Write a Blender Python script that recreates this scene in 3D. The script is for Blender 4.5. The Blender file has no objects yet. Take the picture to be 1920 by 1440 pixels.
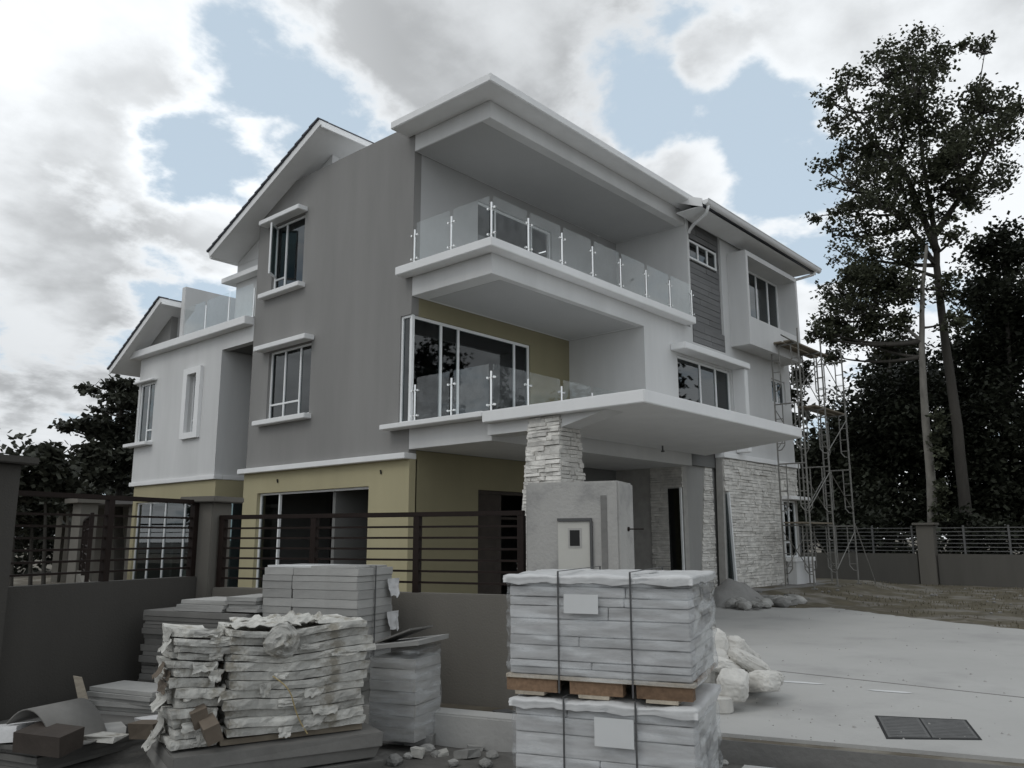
import bpy, bmesh, math, random
from mathutils import Vector, Matrix, noise
random.seed(11)
scene = bpy.context.scene
COL = scene.collection
RAD = math.radians

# ------------------------------------------------------------------ camera
YAW, PITCH, ROLL, FPX = RAD(41.299), RAD(10.578), RAD(0.12), 1542.3
CAM = Vector((-10.934, -12.357, 1.6))
_f = Vector((math.cos(YAW)*math.cos(PITCH), math.sin(YAW)*math.cos(PITCH), math.sin(PITCH)))
_r = Vector((math.sin(YAW), -math.cos(YAW), 0))
_d = _f.cross(_r)
_r2 = math.cos(ROLL)*_r + math.sin(ROLL)*_d
_d2 = -math.sin(ROLL)*_r + math.cos(ROLL)*_d
cam_data = bpy.data.cameras.new('camera')
cam = bpy.data.objects.new('camera', cam_data)
COL.objects.link(cam)
mw = Matrix.Identity(4)
for i in range(3):
    mw[i][0] = _r2[i]; mw[i][1] = -_d2[i]; mw[i][2] = -_f[i]; mw[i][3] = CAM[i]
cam.matrix_world = mw
cam_data.sensor_fit = 'HORIZONTAL'; cam_data.sensor_width = 36
cam_data.lens = FPX/1920*36
cam_data.clip_start = 0.05; cam_data.clip_end = 2000
scene.camera = cam

def ray(u, v):
    return _r2*((u-960)/FPX) + _d2*((v-720)/FPX) + _f
def px(u, v, ax, val):
    d = ray(u, v); return CAM + d*((val-CAM[ax])/d[ax])
def pxd(u, v, dist):
    """point seen at pixel u,v at a given horizontal distance from the camera"""
    d = ray(u, v); return CAM + d*(dist/math.hypot(d.x, d.y))

# ------------------------------------------------------------------ world
SUN_EL, SUN_AZ = RAD(48), RAD(172)          # azimuth counter-clockwise from +X : light from the left of the house
world = bpy.data.worlds.new('World'); scene.world = world; world.use_nodes = True
nt = world.node_tree; nt.nodes.clear()
def N(t, **kw):
    n = nt.nodes.new(t)
    for k, v in kw.items(): setattr(n, k, v)
    return n
def L(a, b): nt.links.new(a, b)
def M(op, a, b=None, c=None, clamp=False):
    n = N('ShaderNodeMath', operation=op); n.use_clamp = clamp
    for i, x in enumerate((a, b, c)):
        if x is None: continue
        if isinstance(x, (int, float)): n.inputs[i].default_value = x
        else: L(x, n.inputs[i])
    return n.outputs[0]
def sstep(x, a, b):
    n = N('ShaderNodeMapRange', interpolation_type='SMOOTHSTEP')
    L(x, n.inputs[0]); n.inputs[1].default_value = a; n.inputs[2].default_value = b
    return n.outputs[0]
tc = N('ShaderNodeTexCoord')
nrm = N('ShaderNodeVectorMath', operation='NORMALIZE'); L(tc.outputs['Generated'], nrm.inputs[0])
sep = N('ShaderNodeSeparateXYZ'); L(nrm.outputs[0], sep.inputs[0])
zz = M('ADD', M('MAXIMUM', sep.outputs[2], 0.0), 0.28)
comb = N('ShaderNodeCombineXYZ'); L(M('DIVIDE', sep.outputs[0], zz), comb.inputs[0]); L(M('DIVIDE', sep.outputs[1], zz), comb.inputs[1])
comb.inputs[2].default_value = 0.7
n1 = N('ShaderNodeTexNoise'); n1.inputs['Scale'].default_value = 3.0; n1.inputs['Detail'].default_value = 12; n1.inputs['Roughness'].default_value = .57; n1.inputs['Distortion'].default_value = .12
L(comb.outputs[0], n1.inputs['Vector'])
n2 = N('ShaderNodeTexNoise'); n2.inputs['Scale'].default_value = 2.4; n2.inputs['Detail'].default_value = 10; n2.inputs['Roughness'].default_value = .55
mp = N('ShaderNodeMapping'); mp.inputs['Location'].default_value = (3.1, 1.7, .4); L(comb.outputs[0], mp.inputs[0]); L(mp.outputs[0], n2.inputs['Vector'])
cov = M('ADD', M('MULTIPLY', M('SUBTRACT', n1.outputs[0], .5), 2.5), 0.68)
# where the cloud cover opens to blue, and where it lies thick (directions in the world)
def bump(d, r_in, r_out):
    dv = Vector(d).normalized()
    dn = N('ShaderNodeVectorMath', operation='DOT_PRODUCT'); L(nrm.outputs[0], dn.inputs[0]); dn.inputs[1].default_value = dv
    return sstep(dn.outputs['Value'], math.cos(RAD(r_out)), math.cos(RAD(r_in)))
for (u, v, ri, ro, s) in ((400, 205, 0, 9.5, -.34), (540, 170, 0, 7, -.14), (345, 290, 0, 4.5, -.22), (1330, 240, 0, 8, -.34), (1460, 260, 0, 6, -.24), (1165, 190, 0, 5, -.12),
                          (130, 330, 0, 9, .2), (470, 350, 0, 6, .25), (1000, 90, 0, 10, .22), (780, 120, 0, 7, .16), (150, 90, 0, 8, .16), (1650, 130, 0, 8, .2), (1350, 400, 0, 6, .2), (1335, 105, 0, 3, .25)):
    cov = M('ADD', cov, M('MULTIPLY', bump(ray(u, v), ri, ro), s))
mask = sstep(cov, .42, .64)
thick = sstep(cov, .56, .86)
shade = M('ADD', 1.0, M('MULTIPLY', M('MULTIPLY', sstep(n2.outputs[0], .38, .64), thick), -.36))
shade = M('MULTIPLY', M('ADD', M('ADD', shade, M('MULTIPLY', bump(ray(1000, 30), 2, 15), -.20)), M('MULTIPLY', bump(ray(90, 590), 2, 12), -.20)), M('ADD', .97, M('MULTIPLY', bump(ray(230, 330), 2, 14), .13)))
ccol = N('ShaderNodeCombineColor')
CB = 12.0
L(M('MULTIPLY', shade, CB*0.965), ccol.inputs[0]); L(M('MULTIPLY', shade, CB), ccol.inputs[1]); L(M('MULTIPLY', shade, CB*1.03), ccol.inputs[2])
sky = N('ShaderNodeTexSky', sky_type='NISHITA'); sky.sun_disc = False
sky.sun_elevation = SUN_EL; sky.sun_rotation = math.pi/2 - SUN_AZ
sky.air_density = 1.0; sky.dust_density = 2.0; sky.ozone_density = 1.0
skym = N('ShaderNodeMix', data_type='RGBA'); skym.inputs[0].default_value = .65
L(sky.outputs[0], skym.inputs[6]); skym.inputs[7].default_value = (8.8, 10.5, 11.9, 1)
mix = N('ShaderNodeMix', data_type='RGBA'); L(mask, mix.inputs[0]); L(skym.outputs[2], mix.inputs[6]); L(ccol.outputs[0], mix.inputs[7])
bg = N('ShaderNodeBackground'); bg.inputs[1].default_value = 0.1; L(mix.outputs[2], bg.inputs[0])
out = N('ShaderNodeOutputWorld'); L(bg.outputs[0], out.inputs[0])

# ------------------------------------------------------------------ sun (behind cloud: weak and soft)
sd = bpy.data.lights.new('sun', 'SUN'); sd.energy = 0.5; sd.angle = RAD(22); sd.color = (1, .97, .92)
sun = bpy.data.objects.new('sun', sd); COL.objects.link(sun)
sv = Vector((math.cos(SUN_AZ)*math.cos(SUN_EL), math.sin(SUN_AZ)*math.cos(SUN_EL), math.sin(SUN_EL)))
sun.rotation_euler = sv.to_track_quat('Z', 'Y').to_euler(); sun.location = (0, 0, 40)

scene.view_settings.view_transform = 'Standard'; scene.view_settings.look = 'None'
scene.view_settings.gamma = 1; scene.view_settings.use_curve_mapping = False
scene.view_settings.exposure = -0.24
scene.render.engine = 'CYCLES'
scene.cycles.max_bounces = 8; scene.cycles.transparent_max_bounces = 24

# ------------------------------------------------------------------ materials
MATS = {}
def material(name, col, rough=.8, var=.1, vscale=1.2, streak=None, bump=.0, bscale=40, spec=.3, metal=0, col2=None, mixlo=.45, mixhi=.6, mscale=3, objvar=0):
    m = bpy.data.materials.new(name); m.use_nodes = True; t = m.node_tree; b = t.nodes['Principled BSDF']
    b.inputs['Roughness'].default_value = rough; b.inputs['Specular IOR Level'].default_value = spec; b.inputs['Metallic'].default_value = metal
    tcn = t.nodes.new('ShaderNodeTexCoord'); mpn = t.nodes.new('ShaderNodeMapping'); t.links.new(tcn.outputs['Object'], mpn.inputs[0])
    if streak: mpn.inputs['Scale'].default_value = streak
    nz = t.nodes.new('ShaderNodeTexNoise'); nz.inputs['Scale'].default_value = vscale; nz.inputs['Detail'].default_value = 8; nz.inputs['Roughness'].default_value = .62
    t.links.new(mpn.outputs[0], nz.inputs['Vector'])
    mr = t.nodes.new('ShaderNodeMapRange'); mr.inputs[1].default_value = .25; mr.inputs[2].default_value = .75; mr.inputs[3].default_value = 1-var; mr.inputs[4].default_value = 1+var*.6
    t.links.new(nz.outputs[0], mr.inputs[0])
    base = None
    if col2:
        n2_ = t.nodes.new('ShaderNodeTexNoise'); n2_.inputs['Scale'].default_value = mscale; n2_.inputs['Detail'].default_value = 7; n2_.inputs['Roughness'].default_value = .6
        t.links.new(tcn.outputs['Object'], n2_.inputs['Vector'])
        m2 = t.nodes.new('ShaderNodeMapRange'); m2.interpolation_type = 'SMOOTHSTEP'; m2.inputs[1].default_value = mixlo; m2.inputs[2].default_value = mixhi
        t.links.new(n2_.outputs[0], m2.inputs[0])
        mx = t.nodes.new('ShaderNodeMix'); mx.data_type = 'RGBA'; t.links.new(m2.outputs[0], mx.inputs[0]); mx.inputs[6].default_value = (*col, 1); mx.inputs[7].default_value = (*col2, 1)
        base = mx.outputs[2]
    val = mr.outputs[0]
    if objvar:
        oi = t.nodes.new('ShaderNodeObjectInfo'); mo = t.nodes.new('ShaderNodeMapRange'); mo.inputs[3].default_value = 1-objvar; mo.inputs[4].default_value = 1+objvar
        t.links.new(oi.outputs['Random'], mo.inputs[0])
        mm = t.nodes.new('ShaderNodeMath'); mm.operation = 'MULTIPLY'; t.links.new(val, mm.inputs[0]); t.links.new(mo.outputs[0], mm.inputs[1]); val = mm.outputs[0]
    vm = t.nodes.new('ShaderNodeVectorMath'); vm.operation = 'SCALE'
    if base: t.links.new(base, vm.inputs[0])
    else: vm.inputs[0].default_value = col
    t.links.new(val, vm.inputs['Scale']); t.links.new(vm.outputs[0], b.inputs['Base Color'])
    if bump:
        n3 = t.nodes.new('ShaderNodeTexNoise'); n3.inputs['Scale'].default_value = bscale; n3.inputs['Detail'].default_value = 6; t.links.new(tcn.outputs['Object'], n3.inputs['Vector'])
        bp = t.nodes.new('ShaderNodeBump'); bp.inputs['Strength'].default_value = bump; bp.inputs['Distance'].default_value = .02
        t.links.new(n3.outputs[0], bp.inputs['Height']); t.links.new(bp.outputs[0], b.inputs['Normal'])
    MATS[name] = m; return m
ST = (1, 1, .18)
material('white_plaster', (.62, .62, .613), .85, .13, 1.0, ST, .12, 60)
material('white_trim', (.78, .78, .775), .7, .07, 1.6, (1, 1, .4), .05, 40)
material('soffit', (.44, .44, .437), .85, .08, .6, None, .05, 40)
material('grey_plaster', (.25, .245, .236), .88, .14, .9, ST, .15, 60)
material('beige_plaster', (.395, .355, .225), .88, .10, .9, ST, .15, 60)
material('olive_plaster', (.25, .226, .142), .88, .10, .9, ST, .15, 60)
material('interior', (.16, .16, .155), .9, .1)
material('panel', (.165, .165, .165), .7, .18, 2.0, (1, 1, 6), .1, 30, objvar=.10)
material('stone', (.66, .64, .60), .85, .34, 5, None, .7, 25, objvar=.18)
material('pier_grey', (.30, .297, .285), .9, .15, 1.5, ST, .2, 40)
material('stone_back', (.36, .35, .33), .9, .2, 5)
material('roof_tile', (.075, .078, .09), .65, .25, 3, None, .2, 30, objvar=.15)
material('aluminium', (.80, .81, .81), .45, .05, 2, spec=.5)
material('steel', (.75, .75, .74), .25, .05, 2, metal=1.0)
material('fence_metal', (.015, .009, .007), .6, .3, 4, None, .1, 60, spec=.2)
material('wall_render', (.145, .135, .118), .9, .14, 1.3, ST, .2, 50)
material('wall_far_shaded', (.10, .095, .085), .92, .16, 1.3, ST, .2, 50)  # darker copy of the wall render, tree shade put into its colour
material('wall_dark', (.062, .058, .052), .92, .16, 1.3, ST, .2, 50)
material('pillar_render', (.40, .39, .37), .92, .16, 1.6, (1, 1, .35), .35, 30, col2=(.29, .285, .275), mixlo=.48, mixhi=.66, mscale=1.7)
material('box_cover', (.50, .49, .45), .7, .1, 3)
material('dark_hole', (.02, .02, .02), .8, .1)
material('concrete', (.395, .39, .375), .9, .10, .55, None, .25, 22, col2=(.32, .315, .305), mixlo=.48, mixhi=.75, mscale=.7)
material('concrete_damp', (.335, .33, .32), .8, .12, 2)
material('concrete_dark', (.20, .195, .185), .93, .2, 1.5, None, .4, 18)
material('soil', (.11, .095, .072), .97, .35, 2.5, None, 1.0, 9, col2=(.20, .185, .155), mixlo=.46, mixhi=.62, mscale=1.1)
material('street', (.105, .10, .092), .97, .35, 3.5, None, 1.0, 12, col2=(.17, .165, .155), mixlo=.48, mixhi=.66, mscale=2.1)
material('grassground', (.098, .085, .058), .97, .35, 2.2, None, 1.0, 8, col2=(.17, .158, .135), mixlo=.47, mixhi=.60, mscale=.9)
material('rock', (.30, .295, .28), .93, .3, 5, None, .6, 16, objvar=.3)
material('heap', (.25, .245, .235), .96, .15, 3, None, .8, 14)
material('paper', (.49, .48, .445), .85, .38, 6, (1, 1, 2.6), .9, 16, col2=(.27, .25, .21), mixlo=.50, mixhi=.68, mscale=7, objvar=.2)
material('carton_brown', (.15, .122, .095), .85, .25, 5, None, .3, 20, objvar=.2)
material('carton_grey', (.34, .335, .32), .85, .16, 4, (1, 1, 3), .2, 25, objvar=.16)
material('tile_body', (.35, .345, .33), .7, .15, 5, None, .1, 20, objvar=.2)
material('board_dark', (.16, .155, .145), .8, .2, 4, None, .2, 20, objvar=.2)
material('board_brown', (.055, .045, .038), .75, .25, 4, None, .2, 20)
material('load', (.45, .447, .44), .6, .3, 4.5, (.6, .6, 6), .4, 12, objvar=.14)
material('load_red', (.36, .245, .225), .6, .25, 4.5, (1, 1, 3), .3, 12)
material('cover', (.52, .52, .515), .4, .12, 6, None, .3, 14, spec=.5)
material('sheet_paper', (.58, .585, .58), .7, .06, 4)
material('strap', (.085, .085, .085), .5, .1)
material('rope', (.42, .33, .17), .9, .2)
material('pallet_wood', (.21, .135, .085), .85, .35, 6, (1, 6, 6), .3, 30, objvar=.25)
material('pallet_pale', (.40, .35, .28), .85, .25, 6, (1, 6, 6), .3, 30, objvar=.2)
material('sack', (.56, .545, .51), .75, .18, 5, None, .5, 16, objvar=.1)
material('pipe', (.21, .205, .19), .55, .25, 8, None, .2, 40, metal=.25, spec=.4)
material('plank', (.20, .17, .13), .9, .3, 5)
material('bark_pale', (.19, .18, .16), .95, .5, 3.5, (1, 1, .35), .8, 9)
material('bark_dark', (.060, .055, .048), .95, .3, 3, (1, 1, .3), .8, 9)
material('grate', (.12, .12, .118), .7, .25, 6, None, .2, 40)
material('rag', (.55, .545, .54), .8, .2, 6, None, .5, 12)
material('neighbour_wall', (.17, .16, .14), .9, .12)
material('neighbour_roof', (.16, .155, .15), .8, .12)

def leafmat(name, c, trans=.25):
    m = bpy.data.materials.new(name); m.use_nodes = True; t = m.node_tree; b = t.nodes['Principled BSDF']; o = t.nodes['Material Output']
    g = t.nodes.new('ShaderNodeNewGeometry'); mr = t.nodes.new('ShaderNodeMapRange'); mr.inputs[3].default_value = .55; mr.inputs[4].default_value = 1.5
    t.links.new(g.outputs['Random Per Island'], mr.inputs[0])
    vm = t.nodes.new('ShaderNodeVectorMath'); vm.operation = 'SCALE'; vm.inputs[0].default_value = c; t.links.new(mr.outputs[0], vm.inputs['Scale'])
    t.links.new(vm.outputs[0], b.inputs['Base Color']); b.inputs['Roughness'].default_value = .6; b.inputs['Specular IOR Level'].default_value = .25
    tr = t.nodes.new('ShaderNodeBsdfTranslucent'); t.links.new(vm.outputs[0], tr.inputs[0])
    mx = t.nodes.new('ShaderNodeMixShader'); mx.inputs[0].default_value = trans; t.links.new(b.outputs[0], mx.inputs[1]); t.links.new(tr.outputs[0], mx.inputs[2])
    t.links.new(mx.outputs[0], o.inputs[0]); MATS[name] = m
leafmat('leaf', (.066, .072, .046)); leafmat('leaf_dark', (.030, .034, .023)); leafmat('leaf_left', (.045, .048, .036)); leafmat('dry_grass', (.12, .105, .07))

def glassmat(name, tint, ior, rough=.02, haze=0.0, streak=None, hz=(.35,.7,.4,1.6)):
    m = bpy.data.materials.new(name); m.use_nodes = True; t = m.node_tree; t.nodes.remove(t.nodes['Principled BSDF']); o = t.nodes['Material Output']
    fr = t.nodes.new('ShaderNodeFresnel'); fr.inputs[0].default_value = ior
    tp = t.nodes.new('ShaderNodeBsdfTransparent'); tp.inputs[0].default_value = (*tint, 1)
    gl = t.nodes.new('ShaderNodeBsdfGlossy'); gl.inputs['Roughness'].default_value = rough; gl.inputs[0].default_value = (.92, .95, .96, 1)
    ge = t.nodes.new('ShaderNodeNewGeometry'); inv = t.nodes.new('ShaderNodeMath'); inv.operation = 'SUBTRACT'; inv.inputs[0].default_value = 1; t.links.new(ge.outputs['Backfacing'], inv.inputs[1])
    mul = t.nodes.new('ShaderNodeMath'); mul.operation = 'MULTIPLY'; t.links.new(fr.outputs[0], mul.inputs[0]); t.links.new(inv.outputs[0], mul.inputs[1])   # the outer face mirrors, the inner face only lets light out
    mx = t.nodes.new('ShaderNodeMixShader'); t.links.new(mul.outputs[0], mx.inputs[0]); t.links.new(tp.outputs[0], mx.inputs[1]); t.links.new(gl.outputs[0], mx.inputs[2])
    last = mx
    if haze:
        df = t.nodes.new('ShaderNodeBsdfDiffuse'); df.inputs[0].default_value = (.75, .77, .78, 1)
        tcn = t.nodes.new('ShaderNodeTexCoord'); nz = t.nodes.new('ShaderNodeTexNoise'); nz.inputs['Scale'].default_value = 5; nz.inputs['Detail'].default_value = 6; mpn = t.nodes.new('ShaderNodeMapping'); t.links.new(tcn.outputs['Object'], mpn.inputs[0]); t.links.new(mpn.outputs[0], nz.inputs['Vector'])
        if streak: mpn.inputs['Scale'].default_value = streak; mpn.inputs['Rotation'].default_value = (.12, .1, 0)
        mr = t.nodes.new('ShaderNodeMapRange'); mr.inputs[1].default_value = hz[0]; mr.inputs[2].default_value = hz[1]; mr.inputs[3].default_value = haze*hz[2]; mr.inputs[4].default_value = haze*hz[3]; t.links.new(nz.outputs[0], mr.inputs[0])
        m2 = t.nodes.new('ShaderNodeMixShader'); t.links.new(mr.outputs[0], m2.inputs[0]); t.links.new(mx.outputs[0], m2.inputs[1]); t.links.new(df.outputs[0], m2.inputs[2]); last = m2
    t.links.new(last.outputs[0], o.inputs[0]); MATS[name] = m
glassmat('window_glass', (.36, .42, .43), 1.62)
glassmat('rail_glass', (.955, .97, .97), 1.5, .01, .03)
glassmat('film', (.96, .96, .965), 1.6, .16, .20, (.5, .5, 3.2), (.42, .70, .1, 2.0))  # milky film, crease highlights painted in as whitish streaks
glassmat('film_dark', (.55, .56, .58), 1.4, .25, .10)

# ------------------------------------------------------------------ mesh builder
ORI = {}
class MB:
    def __init__(s): s.v = []; s.f = []
    def add(s, vs, fs):
        o = len(s.v); s.v += [tuple(v) for v in vs]; s.f += [tuple(i+o for i in f) for f in fs]; return s
    def box(s, x0, x1, y0, y1, z0, z1):
        return s.add([(x0,y0,z0),(x1,y0,z0),(x1,y1,z0),(x0,y1,z0),(x0,y0,z1),(x1,y0,z1),(x1,y1,z1),(x0,y1,z1)],
                     [(0,3,2,1),(4,5,6,7),(0,1,5,4),(1,2,6,5),(2,3,7,6),(3,0,4,7)])
    def obox(s, o, e1, e2, a0, a1, b0, b1, z0, z1, jit=0):
        """box along horizontal axes e1,e2 from origin o"""
        vs = []
        for z in (z0, z1):
            for a, b in ((a0,b0),(a1,b0),(a1,b1),(a0,b1)):
                vs.append((o[0]+e1[0]*a+e2[0]*b+random.uniform(-jit,jit), o[1]+e1[1]*a+e2[1]*b+random.uniform(-jit,jit), o[2]+z+random.uniform(-jit,jit)*.5))
        return s.add(vs, [(0,3,2,1),(4,5,6,7),(0,1,5,4),(1,2,6,5),(2,3,7,6),(3,0,4,7)])
    def prism(s, poly, z0, z1):
        n = len(poly); vs = [(p[0],p[1],z0) for p in poly]+[(p[0],p[1],z1) for p in poly]
        return s.add(vs, [tuple(range(n-1,-1,-1)), tuple(range(n,2*n))]+[(i,(i+1)%n,(i+1)%n+n,i+n) for i in range(n)])
    def hull6(s, pts8):
        return s.add(pts8, [(0,3,2,1),(4,5,6,7),(0,1,5,4),(1,2,6,5),(2,3,7,6),(3,0,4,7)])
    def tube(s, pts, rad, n=8, cap=True):
        pts = [Vector(p) for p in pts]; k = len(pts)
        rs = rad if isinstance(rad, (list, tuple)) else [rad]*k
        o = len(s.v); a = None
        for i, p in enumerate(pts):
            t = (pts[min(i+1,k-1)]-pts[max(i-1,0)]).normalized()
            if a is None:
                a = t.cross(Vector((0,0,1)))
                if a.length < .2: a = t.cross(Vector((1,0,0)))
            a = a-t*a.dot(t); a.normalize(); b = t.cross(a)
            for j in range(n):
                an = 2*math.pi*j/n; s.v.append(tuple(p+(a*math.cos(an)+b*math.sin(an))*rs[i]))
        for i in range(k-1):
            for j in range(n):
                s.f.append((o+i*n+j, o+i*n+(j+1)%n, o+(i+1)*n+(j+1)%n, o+(i+1)*n+j))
        if cap:
            s.f.append(tuple(o+j for j in range(n-1,-1,-1))); s.f.append(tuple(o+(k-1)*n+j for j in range(n)))
        return s
    def build(s, name, mat, parent=None, smooth=False, bevel=0, origin=None, recalc=True):
        root = parent
        while root is not None and root.parent is not None: root = root.parent
        org = Vector(ORI[root.name]) if root is not None else (Vector(origin) if origin is not None else Vector((0,0,0)))
        me = bpy.data.meshes.new(name)
        me.from_pydata([tuple(Vector(v)-org) for v in s.v], [], s.f)
        if recalc or bevel:
            bm = bmesh.new(); bm.from_mesh(me); bmesh.ops.recalc_face_normals(bm, faces=bm.faces)
            if bevel:
                bmesh.ops.bevel(bm, geom=bm.edges[:], offset=bevel, segments=2, affect='EDGES', clamp_overlap=True)
            bm.to_mesh(me); bm.free()
        if smooth:
            for p in me.polygons: p.use_smooth = True
        me.materials.append(MATS[mat])
        ob = bpy.data.objects.new(name, me); COL.objects.link(ob)
        if parent is None: ob.location = org; ORI[ob.name] = tuple(org)
        else: ob.parent = parent
        return ob
def thing(name, label, cat, loc=(0,0,0), group=None):
    o = bpy.data.objects.new(name, None); COL.objects.link(o); o.location = loc; o.empty_display_size = .2
    ORI[o.name] = tuple(loc); o['label'] = label; o['category'] = cat
    if group: o['group'] = group
    return o
def tag(o, label, cat, group=None):
    o['label'] = label; o['category'] = cat
    if group: o['group'] = group
    return o
def struct(o): o['kind'] = 'structure'; return o

# boundary frame: U runs along the street fence (away from the drive), V points into the plot
U = Vector((math.cos(RAD(108)), math.sin(RAD(108)), 0)); V = Vector((U.y, -U.x, 0))
P0 = Vector((-4.96, -5.79, 0))
def B(s, t, z=0): return P0 + U*s + V*t + Vector((0,0,z))

# ------------------------------------------------------------------ ground
STREET = -.2
def sheet(name, poly, z, mat):
    m = MB(); m.add([(p[0],p[1],z) for p in poly], [tuple(range(len(poly)))]); return struct(m.build(name, mat))
# street side (bumpy near the camera)
m = MB(); nx, ny = 70, 60
for i in range(nx+1):
    for j in range(ny+1):
        s_ = -9+i*.26; t_ = -9.2+j*.147
        p = B(s_, t_)
        h = .05*noise.noise(Vector((s_*1.3, t_*1.3, 3)))+.025*noise.noise(Vector((s_*5, t_*5, 1)))
        m.v.append((p.x, p.y, STREET+h-.01))
for i in range(nx):
    for j in range(ny):
        a = i*(ny+1)+j; m.f.append((a, a+1, a+ny+2, a+ny+1))
struct(m.build('street_verge', 'street', smooth=True))
big = [B(-300,-200), B(-300,-.45), B(400,-.45), B(400,-200)]
sheet('street', big, STREET-.07, 'street')
big = [B(-300,-.45), B(-300,500), B(400,500), B(400,-.45)]
sheet('ground', big, -.03, 'soil')
m = MB(); m.obox(B(0,0), U, V, -300, 400, -.46, -.36, -.5, -.031); struct(m.build('drain_edge', 'concrete_dark'))
# concrete drive with its front edge over the roadside drain
drv = [B(-2.2,-.36), B(-14,-.28), Vector((3.6,-16,0)), Vector((5.2,-12,0)), Vector((6.35,-8.8,0)), Vector((7.3,-7.0,0)), Vector((8.0,-5.9,0)), Vector((8.6,-5.0,0)), Vector((9.2,-4.3,0)), Vector((9.0,-2.6,0)), Vector((0.9,-2.6,0)), B(-2.0,1.2)]
# jagged far edge
pts = []
for a, b in zip(drv, drv[1:]+drv[:1]):
    k = 10 if (a.x > 3 and b.x > 3) else 1
    for i in range(k):
        p = a.lerp(b, i/k)
        if k > 1: p = p+Vector((random.uniform(-.07,.07), random.uniform(-.07,.07), 0))
        pts.append(p)
m = MB(); m.prism(pts, -.26, 0.0); drive = struct(m.build('driveway', 'concrete'))
# joint line across the drive, tooled groove filled with dirt
m = MB(); m.box(-.965, -.935, -16, -6.9, -.002, .0035); m.build('joint', 'concrete_dark', drive)
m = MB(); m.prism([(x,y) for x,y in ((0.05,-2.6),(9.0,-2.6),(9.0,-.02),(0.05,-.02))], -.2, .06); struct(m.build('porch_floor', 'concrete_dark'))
# dry lawn beyond the drive
m = MB(); gx, gy = 60, 50
for i in range(gx+1):
    for j in range(gy+1):
        x = 2.5+i*.32; y = -18+j*.36
        h = .02*noise.noise(Vector((x*.9,y*.9,0)))+.018*noise.noise(Vector((x*4,y*4,2)))
        # earth bank up against the house
        k = max(0, min(1, (y+5.2)/2.4)); k = k*k*(3-2*k)*max(0, min(1, (x-7.6)/1.6))*max(0, min(1, (19.5-x)/3.0))
        m.v.append((x, y, -.022+h+.29*k))
for i in range(gx):
    for j in range(gy):
        a = i*(gy+1)+j; m.f.append((a, a+gy+1, a+gy+2, a+1))
struct(m.build('lawn', 'grassground', smooth=True))
def lawn_z(x, y):
    k = max(0, min(1, (y+5.2)/2.4)); k = k*k*(3-2*k)*max(0, min(1, (x-7.6)/1.6))*max(0, min(1, (19.5-x)/3.0))
    return -.022+.29*k+.02*noise.noise(Vector((x*.9,y*.9,0)))
m = MB()
for _ in range(6500):
    x = random.uniform(6.0, 20.2); y = random.uniform(-14, -3.2)
    # lies outside the drive edge
    if x < 9.3+(y+4.3)*.62 and y < -4.2: continue
    if x < 9.6 and y > -4.4: continue
    if noise.noise(Vector((x*.8, y*.8, 5))) < -.02: continue
    z = lawn_z(x, y); a = random.uniform(0, 6.28); h = random.uniform(.03, .09); w = .012; l = random.uniform(.01, .06)
    c, s_ = math.cos(a), math.sin(a)
    m.add([(x-w*s_, y+w*c, z-.01), (x+w*s_, y-w*c, z-.01), (x+l*c, y+l*s_, z+h)], [(0,1,2)])
g = m.build('dry_grass', 'dry_grass', recalc=False); g['kind'] = 'stuff'; tag(g, 'short dry brown grass beyond the concrete drive', 'grass')

# ------------------------------------------------------------------ HOUSE
house = thing('house', 'three storey white and grey house with balconies and a car porch canopy', 'house', (0, 0, 0))
def mapper(axis, val):
    if axis == 'x': return lambda a, d, z: (val+d, a, z)
    return lambda a, d, z: (a, val+d, z)
def pbox(mb, mf, a0, a1, d0, d1, z0, z1):
    p = [mf(a, d, z) for z in (z0, z1) for a, d in ((a0,d0),(a1,d0),(a1,d1),(a0,d1))]
    mb.hull6(p)
def wall(axis, val, a0, a1, z0, z1, th, holes, mat, name='wall', parent=None):
    mf = mapper(axis, val)
    A = sorted({a0, a1, *[h for r in holes for h in r[:2] if a0 < h < a1]}); Z = sorted({z0, z1, *[h for r in holes for h in r[2:] if z0 < h < z1]})
    occ = {}
    for i in range(len(A)-1):
        for j in range(len(Z)-1):
            ca, cz = (A[i]+A[i+1])/2, (Z[j]+Z[j+1])/2
            occ[i,j] = not any(r[0] < ca < r[1] and r[2] < cz < r[3] for r in holes)
    m = MB()
    for (i,j), o in occ.items():
        if not o: continue
        q = lambda a,d,z: mf(a,d,z)
        aa, ab, za, zb = A[i], A[i+1], Z[j], Z[j+1]
        m.add([q(aa,0,za),q(ab,0,za),q(ab,0,zb),q(aa,0,zb)], [(0,1,2,3)]); m.add([q(aa,th,za),q(ab,th,za),q(ab,th,zb),q(aa,th,zb)], [(3,2,1,0)])
        if not occ.get((i-1,j)): m.add([q(aa,0,za),q(aa,th,za),q(aa,th,zb),q(aa,0,zb)], [(0,1,2,3)])
        if not occ.get((i+1,j)): m.add([q(ab,0,za),q(ab,th,za),q(ab,th,zb),q(ab,0,zb)], [(0,1,2,3)])
        if not occ.get((i,j-1)): m.add([q(aa,0,za),q(ab,0,za),q(ab,th,za),q(aa,th,za)], [(0,1,2,3)])
        if not occ.get((i,j+1)): m.add([q(aa,0,zb),q(ab,0,zb),q(ab,th,zb),q(aa,th,zb)], [(0,1,2,3)])
    ob = m.build(name, mat, parent or house)
    bm = bmesh.new(); bm.from_mesh(ob.data); bmesh.ops.remove_doubles(bm, verts=bm.verts, dist=1e-4); bmesh.ops.recalc_face_normals(bm, faces=bm.faces); bm.to_mesh(ob.data); bm.free()
    return ob
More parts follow.
